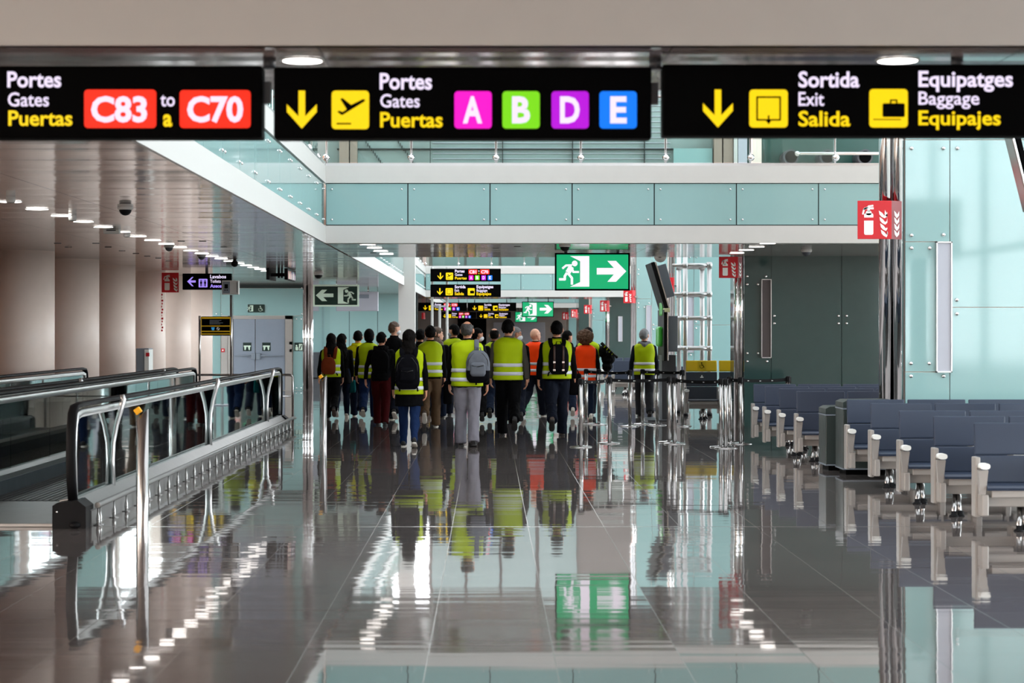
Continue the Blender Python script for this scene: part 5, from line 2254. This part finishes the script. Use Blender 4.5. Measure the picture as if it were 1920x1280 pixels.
person('bald_orange', 1003, 781, 612.5, 'bald man with glasses in an orange vest', hair=('bald', ''), skin='fair', vest=vest_orange, trousers=C_navy, legs=W_R, head=-38, yaw=-22, glasses=True, shoes=(S_black, S_sole), vest_z=.86)
person('strap_pack', 1044, 817, 600, 'man in black with a lime vest under a black leather-strapped backpack', hair=('short', 'black'), vest=vest_lime, trousers=C_navy, legs=((-16, 44), (14, 6)), arms=((-8, 14, 12), (8, 14, 10)), k=1.07, shoes=(S_brown, S_dsole), vest_z=.90)
person('dark_white_shoes', 1064, 782, 617, 'dark-haired person with pale trainers half behind the leather-strapped backpack', hair=('short', 'black'), trousers=C_djean, legs=W_L, head=-50, shoes=(S_white, S_sole))
person('curly', 1098, 788, 622, 'woman with curly chestnut hair in an orange vest', hair=('curly', 'curly'), skin='fair', vest=vest_orange, trousers=C_djean, legs=((14, 4), (-10, 14)), arms=((0, 8, 10), (-6, 14, 8)), shoes=(S_white, S_sole), k=.98, vest_z=.80, head=-15, under=True)
person('camera_bag', 1103, 779, 611, 'man in a lime vest behind the curly-haired woman, carrying a camera bag', hair=('short', 'dark'), skin='fair', top=C_dolive, vest=vest_lime, trousers=C_navy, legs=W_R, head=-40, arms=((0, 10, 8), (0, 32, 20)), shoes=(S_white, S_sole), k=1.05)
person('grey_hood', 1208, 781, 616, 'man alone with grey hair, grey hood and lime vest', hair=('short', 'grey'), skin='fair', top=C_navy, vest=vest_lime, trousers=C_dolive, legs=((10, 4), (-12, 18)), arms=((-4, 15, 10), (-4, 13, 14)), hood=C_hood, vest_z=.86, head=-24, shoes=(S_black, S_dsole), k=1.0)


# ------------------------------------------------------------------ things the people carry
def backpack(key, label, w, h, d, z, dx, mt, pocket=None, lower=None, straps=True, leather=None, one=False, yo=-.17):
    P = PEOPLE[key]
    s, M = P['s'], P['M']
    top = z + h / 2 + P['dz']
    c = Vector((dx, yo - d / 2 + P['lean'] * (z - .9), z + P['dz'])) * s
    t = thing('backpack', M @ c, label, 'backpack', 'bags the people carry')
    t.rotation_euler = (0, 0, M.to_euler().z)
    w, h, d = w * s, h * s, d * s
    m = MB()
    n = 9
    pts, rad = [], []
    for i in range(n + 1):
        a = -1 + 2 * i / n
        kx = (1 - abs(a) ** 3.2 * .55) if a > 0 else (1 - abs(a) ** 6 * .3)
        ky = (1 - abs(a) ** 2.6 * .6)
        pts.append((0, 0, a * h / 2))
        rad.append((w / 2 * kx, d / 2 * ky))
    m.tube(pts, rad, 22, ex=3.0)
    me = remesh(m, .012, 3)
    me.materials.append(mt)
    if lower:
        me.materials.append(lower)
    for v in me.vertices:
        v.co += v.normal * .005 * noise.noise(v.co * 14)
    for p in me.polygons:
        p.use_smooth = True
        if lower and p.center.z < -h * .12:
            p.material_index = 1
    o = bpy.data.objects.new('main_body', me)
    COL.objects.link(o)
    o.parent = t
    if pocket:
        m = MB()
        m.tube([(0, -d * .46, -h * .30), (0, -d * .5, -h * .22), (0, -d * .5, h * .06), (0, -d * .44, h * .14)], [(w * .26, .012), (w * .33, .03), (w * .32, .03), (w * .22, .012)], 16, ex=3)
        me = remesh(m, .011, 3)
        me.materials.append(pocket)
        o2 = bpy.data.objects.new('front_pocket', me)
        COL.objects.link(o2)
        o2.parent = t
        m = MB().use(zipm)
        m.tube([(-w * .24, -d * .5 - .03, h * .03), (0, -d * .5 - .034, h * .0), (w * .24, -d * .5 - .03, h * .045)], .006, 8)
        m.build('zip', o2)
        m = MB().use(zipm)
        m.tube([(-w * .43, -d * .30, -h * .15), (-w * .40, -d * .36, h * .2), (-w * .2, -d * .30, h * .40), (w * .2, -d * .30, h * .40), (w * .40, -d * .36, h * .2), (w * .43, -d * .30, -h * .15)], .006, 8)
        m.build('zip', t)
    m = MB().use(mt if not leather else C_black)
    m.tube([(-.04, d * .25, h * .47), (-.035, d * .2, h * .47 + .05), (.035, d * .2, h * .47 + .05), (.04, d * .25, h * .47)], .009, 8)
    m.build('grab_handle', t)
    if straps:
        back = (-yo + d / s / 2)
        for sg in ((-1, 1) if not one else (1,)):
            xs = .105 * sg * s - (dx * s if not one else 0)
            zt = (1.505 - z) * s
            if one:
                xs = -.02
            m = MB().use(mt if not leather else C_black)
            yb = d / 2 + .0
            yf = yb + .16 * s
            m.tube([(xs * .8, yb - .03, h * .40), (xs, yb + .0, zt - .05), (xs, yb + .06, zt + .012), (xs, yf, zt - .02), (xs, yf + .12, zt - .12), (xs * 1.1, yf + .12, zt - .35)], [(.034, .009)] * 6, 10, (1, 0, 0), ex=3)
            m.build('shoulder_strap', t)
            m = MB().use(C_black)
            m.tube([(xs * 1.1, -d * .1, -h * .42), (xs * 1.25, -d * .16, -h * .47), (xs * 1.3, -d * .12, -h * .56)], [(.012, .004)] * 3, 8)
            m.build('loose_strap', t)
    if leather:
        for sg in (-1, 1):
            m = MB().use(leather)
            m.tube([(sg * w * .22, -d * .28, h * .44), (sg * w * .22, -d * .52, h * .25), (sg * w * .22, -d * .53, -h * .36)], [(.016, .005)] * 3, 8, (1, 0, 0))
            st = m.build('leather_strap', t)
            m = MB().use(chrome)
            for zz in (-.10, -.36):
                m.box(sg * w * .22 - .02, sg * w * .22 + .02, -d * .53 - .012, -d * .53 - .004, h * zz - .014, h * zz + .014, .003)
            m.build('buckle', st)
    return t


leather = mat('brown_leather', (.045, .018, .012, 1), .5)
pk_brown = cloth('rust_brown_leather', rgb(104, 44, 20), .55)
pk_grey = cloth('grey_pack_cloth', rgb(96, 100, 108))
pk_dark = cloth('dark_pack_cloth', (.003, .003, .0045, 1))
backpack('w_brown_pack', 'rust-brown leather backpack on the long-haired woman', .30, .36, .11, 1.13, -.04, pk_brown, yo=-.165)
backpack('w_black_pack', 'big black backpack on the woman in the black coat', .37, .52, .18, 1.16, -.015, pk_dark, pocket=pk_dark, yo=-.165)
backpack('grey_trousers', 'grey and black backpack hung from one shoulder of the man in pale grey trousers', .34, .46, .17, 1.14, .155, pk_grey, pocket=pk_grey, lower=pk_dark, one=True, yo=-.175)
backpack('strap_pack', 'black backpack with two brown leather straps and buckles', .31, .46, .15, 1.20, .02, pk_dark, leather=leather, yo=-.165)
backpack('maroon', 'black backpack of the man in maroon trousers', .34, .40, .12, 1.24, .0, C_black, yo=-.14)


def hand_bag(key, hand, label, w, h, d, mt, dy=0, dzz=0, name='shoulder_bag', strap=.0, dx=0):
    P = PEOPLE[key]
    hp = P['M'] @ (P['hands'][hand][0])
    t = thing(name, hp + Vector((dx, dy, dzz - .05 - h / 2 - strap)), label, 'bag', 'bags the people carry')
    m = MB()
    m.tube([(0, 0, -h / 2), (0, 0, -h * .42), (0, 0, h * .42), (0, 0, h / 2)], [(w * .44, d * .4), (w * .5, d * .5), (w * .48, d * .46), (w * .4, d * .3)], 18, ex=4)
    me = remesh(m, .012, 2)
    me.materials.append(mt)
    for v in me.vertices:
        v.co += v.normal * .008 * noise.noise(v.co * 11)
    for p in me.polygons:
        p.use_smooth = True
    o = bpy.data.objects.new('main_body', me)
    COL.objects.link(o)
    o.parent = t
    m = MB().use(C_black)
    m.tube([(-w * .3, 0, h * .46), (-w * .2, 0, h / 2 + .05 + strap), (w * .2, 0, h / 2 + .05 + strap), (w * .3, 0, h * .46)], [.009] * 4, 8)
    m.build('handle', t)
    return t


hand_bag('brown_trousers', 1, 'long black bag held by the man in brown trousers', .16, .40, .10, C_black, dzz=.12, dx=.05)
hand_bag('w_behind', 1, 'dark teal tote bag beside the white trainers', .12, .24, .08, cloth('teal_tote', (.006, .11, .12, 1)), dzz=.10, name='tote_bag')
hand_bag('strap_pack', 1, 'black satchel at the hip of the man with the leather-strapped backpack', .20, .34, .12, C_black, dzz=.25, name='satchel')
P = PEOPLE['maroon']
hp = P['M'] @ P['hands'][1][0]
m = MB().use(signwhite)
m.obox(Matrix.Rotation(.12, 4, 'Y'), .035, .16, .22)
tag(m.build('paper', None, hp + Vector((.0, 0, -.09))), 'folded white paper in the hand of the man in maroon trousers', 'paper')
# camera bag and tripod at the shoulder of the man behind the curly-haired woman
P = PEOPLE['camera_bag']
Yc = P['Y'] - .1
t = thing('camera_bag', (WX(1138, Yc), Yc, WZ(662, Yc)), 'bulky black camera bag with a folded tripod by the curly-haired woman', 'bag', 'bags the people carry')
m = MB()
m.ball((-.06, 0, .02), (.10, .13, .13), 16, 12)
m.ball((.02, 0, -.10), (.13, .14, .14), 16, 12)
m.ball((.0, -.02, -.26), (.10, .12, .10), 16, 12)
me = remesh(m, .012, 2)
me.materials.append(C_black)
for v in me.vertices:
    v.co += v.normal * .02 * noise.noise(v.co * 16)
for p in me.polygons:
    p.use_smooth = True
o = bpy.data.objects.new('main_body', me)
COL.objects.link(o)
o.parent = t
m = MB().use(black)
m.tube([(-.12, -.1, .20), (.17, -.12, -.06)], [.03, .022], 10)
m.tube([(-.10, -.13, .21), (.15, -.15, -.04)], [.012, .012], 10)
m.ball((.18, -.12, -.07), .03, 10, 8)
m.build('tripod', t)
m = MB().use(vest_lime)
for k in range(4):
    m.obox(Matrix.Translation((-.05 + .05 * k, -.145, .13 - .045 * k)) @ Matrix.Rotation(.7, 4, 'Y'), .012, .01, .06)
m.build('cord', t)
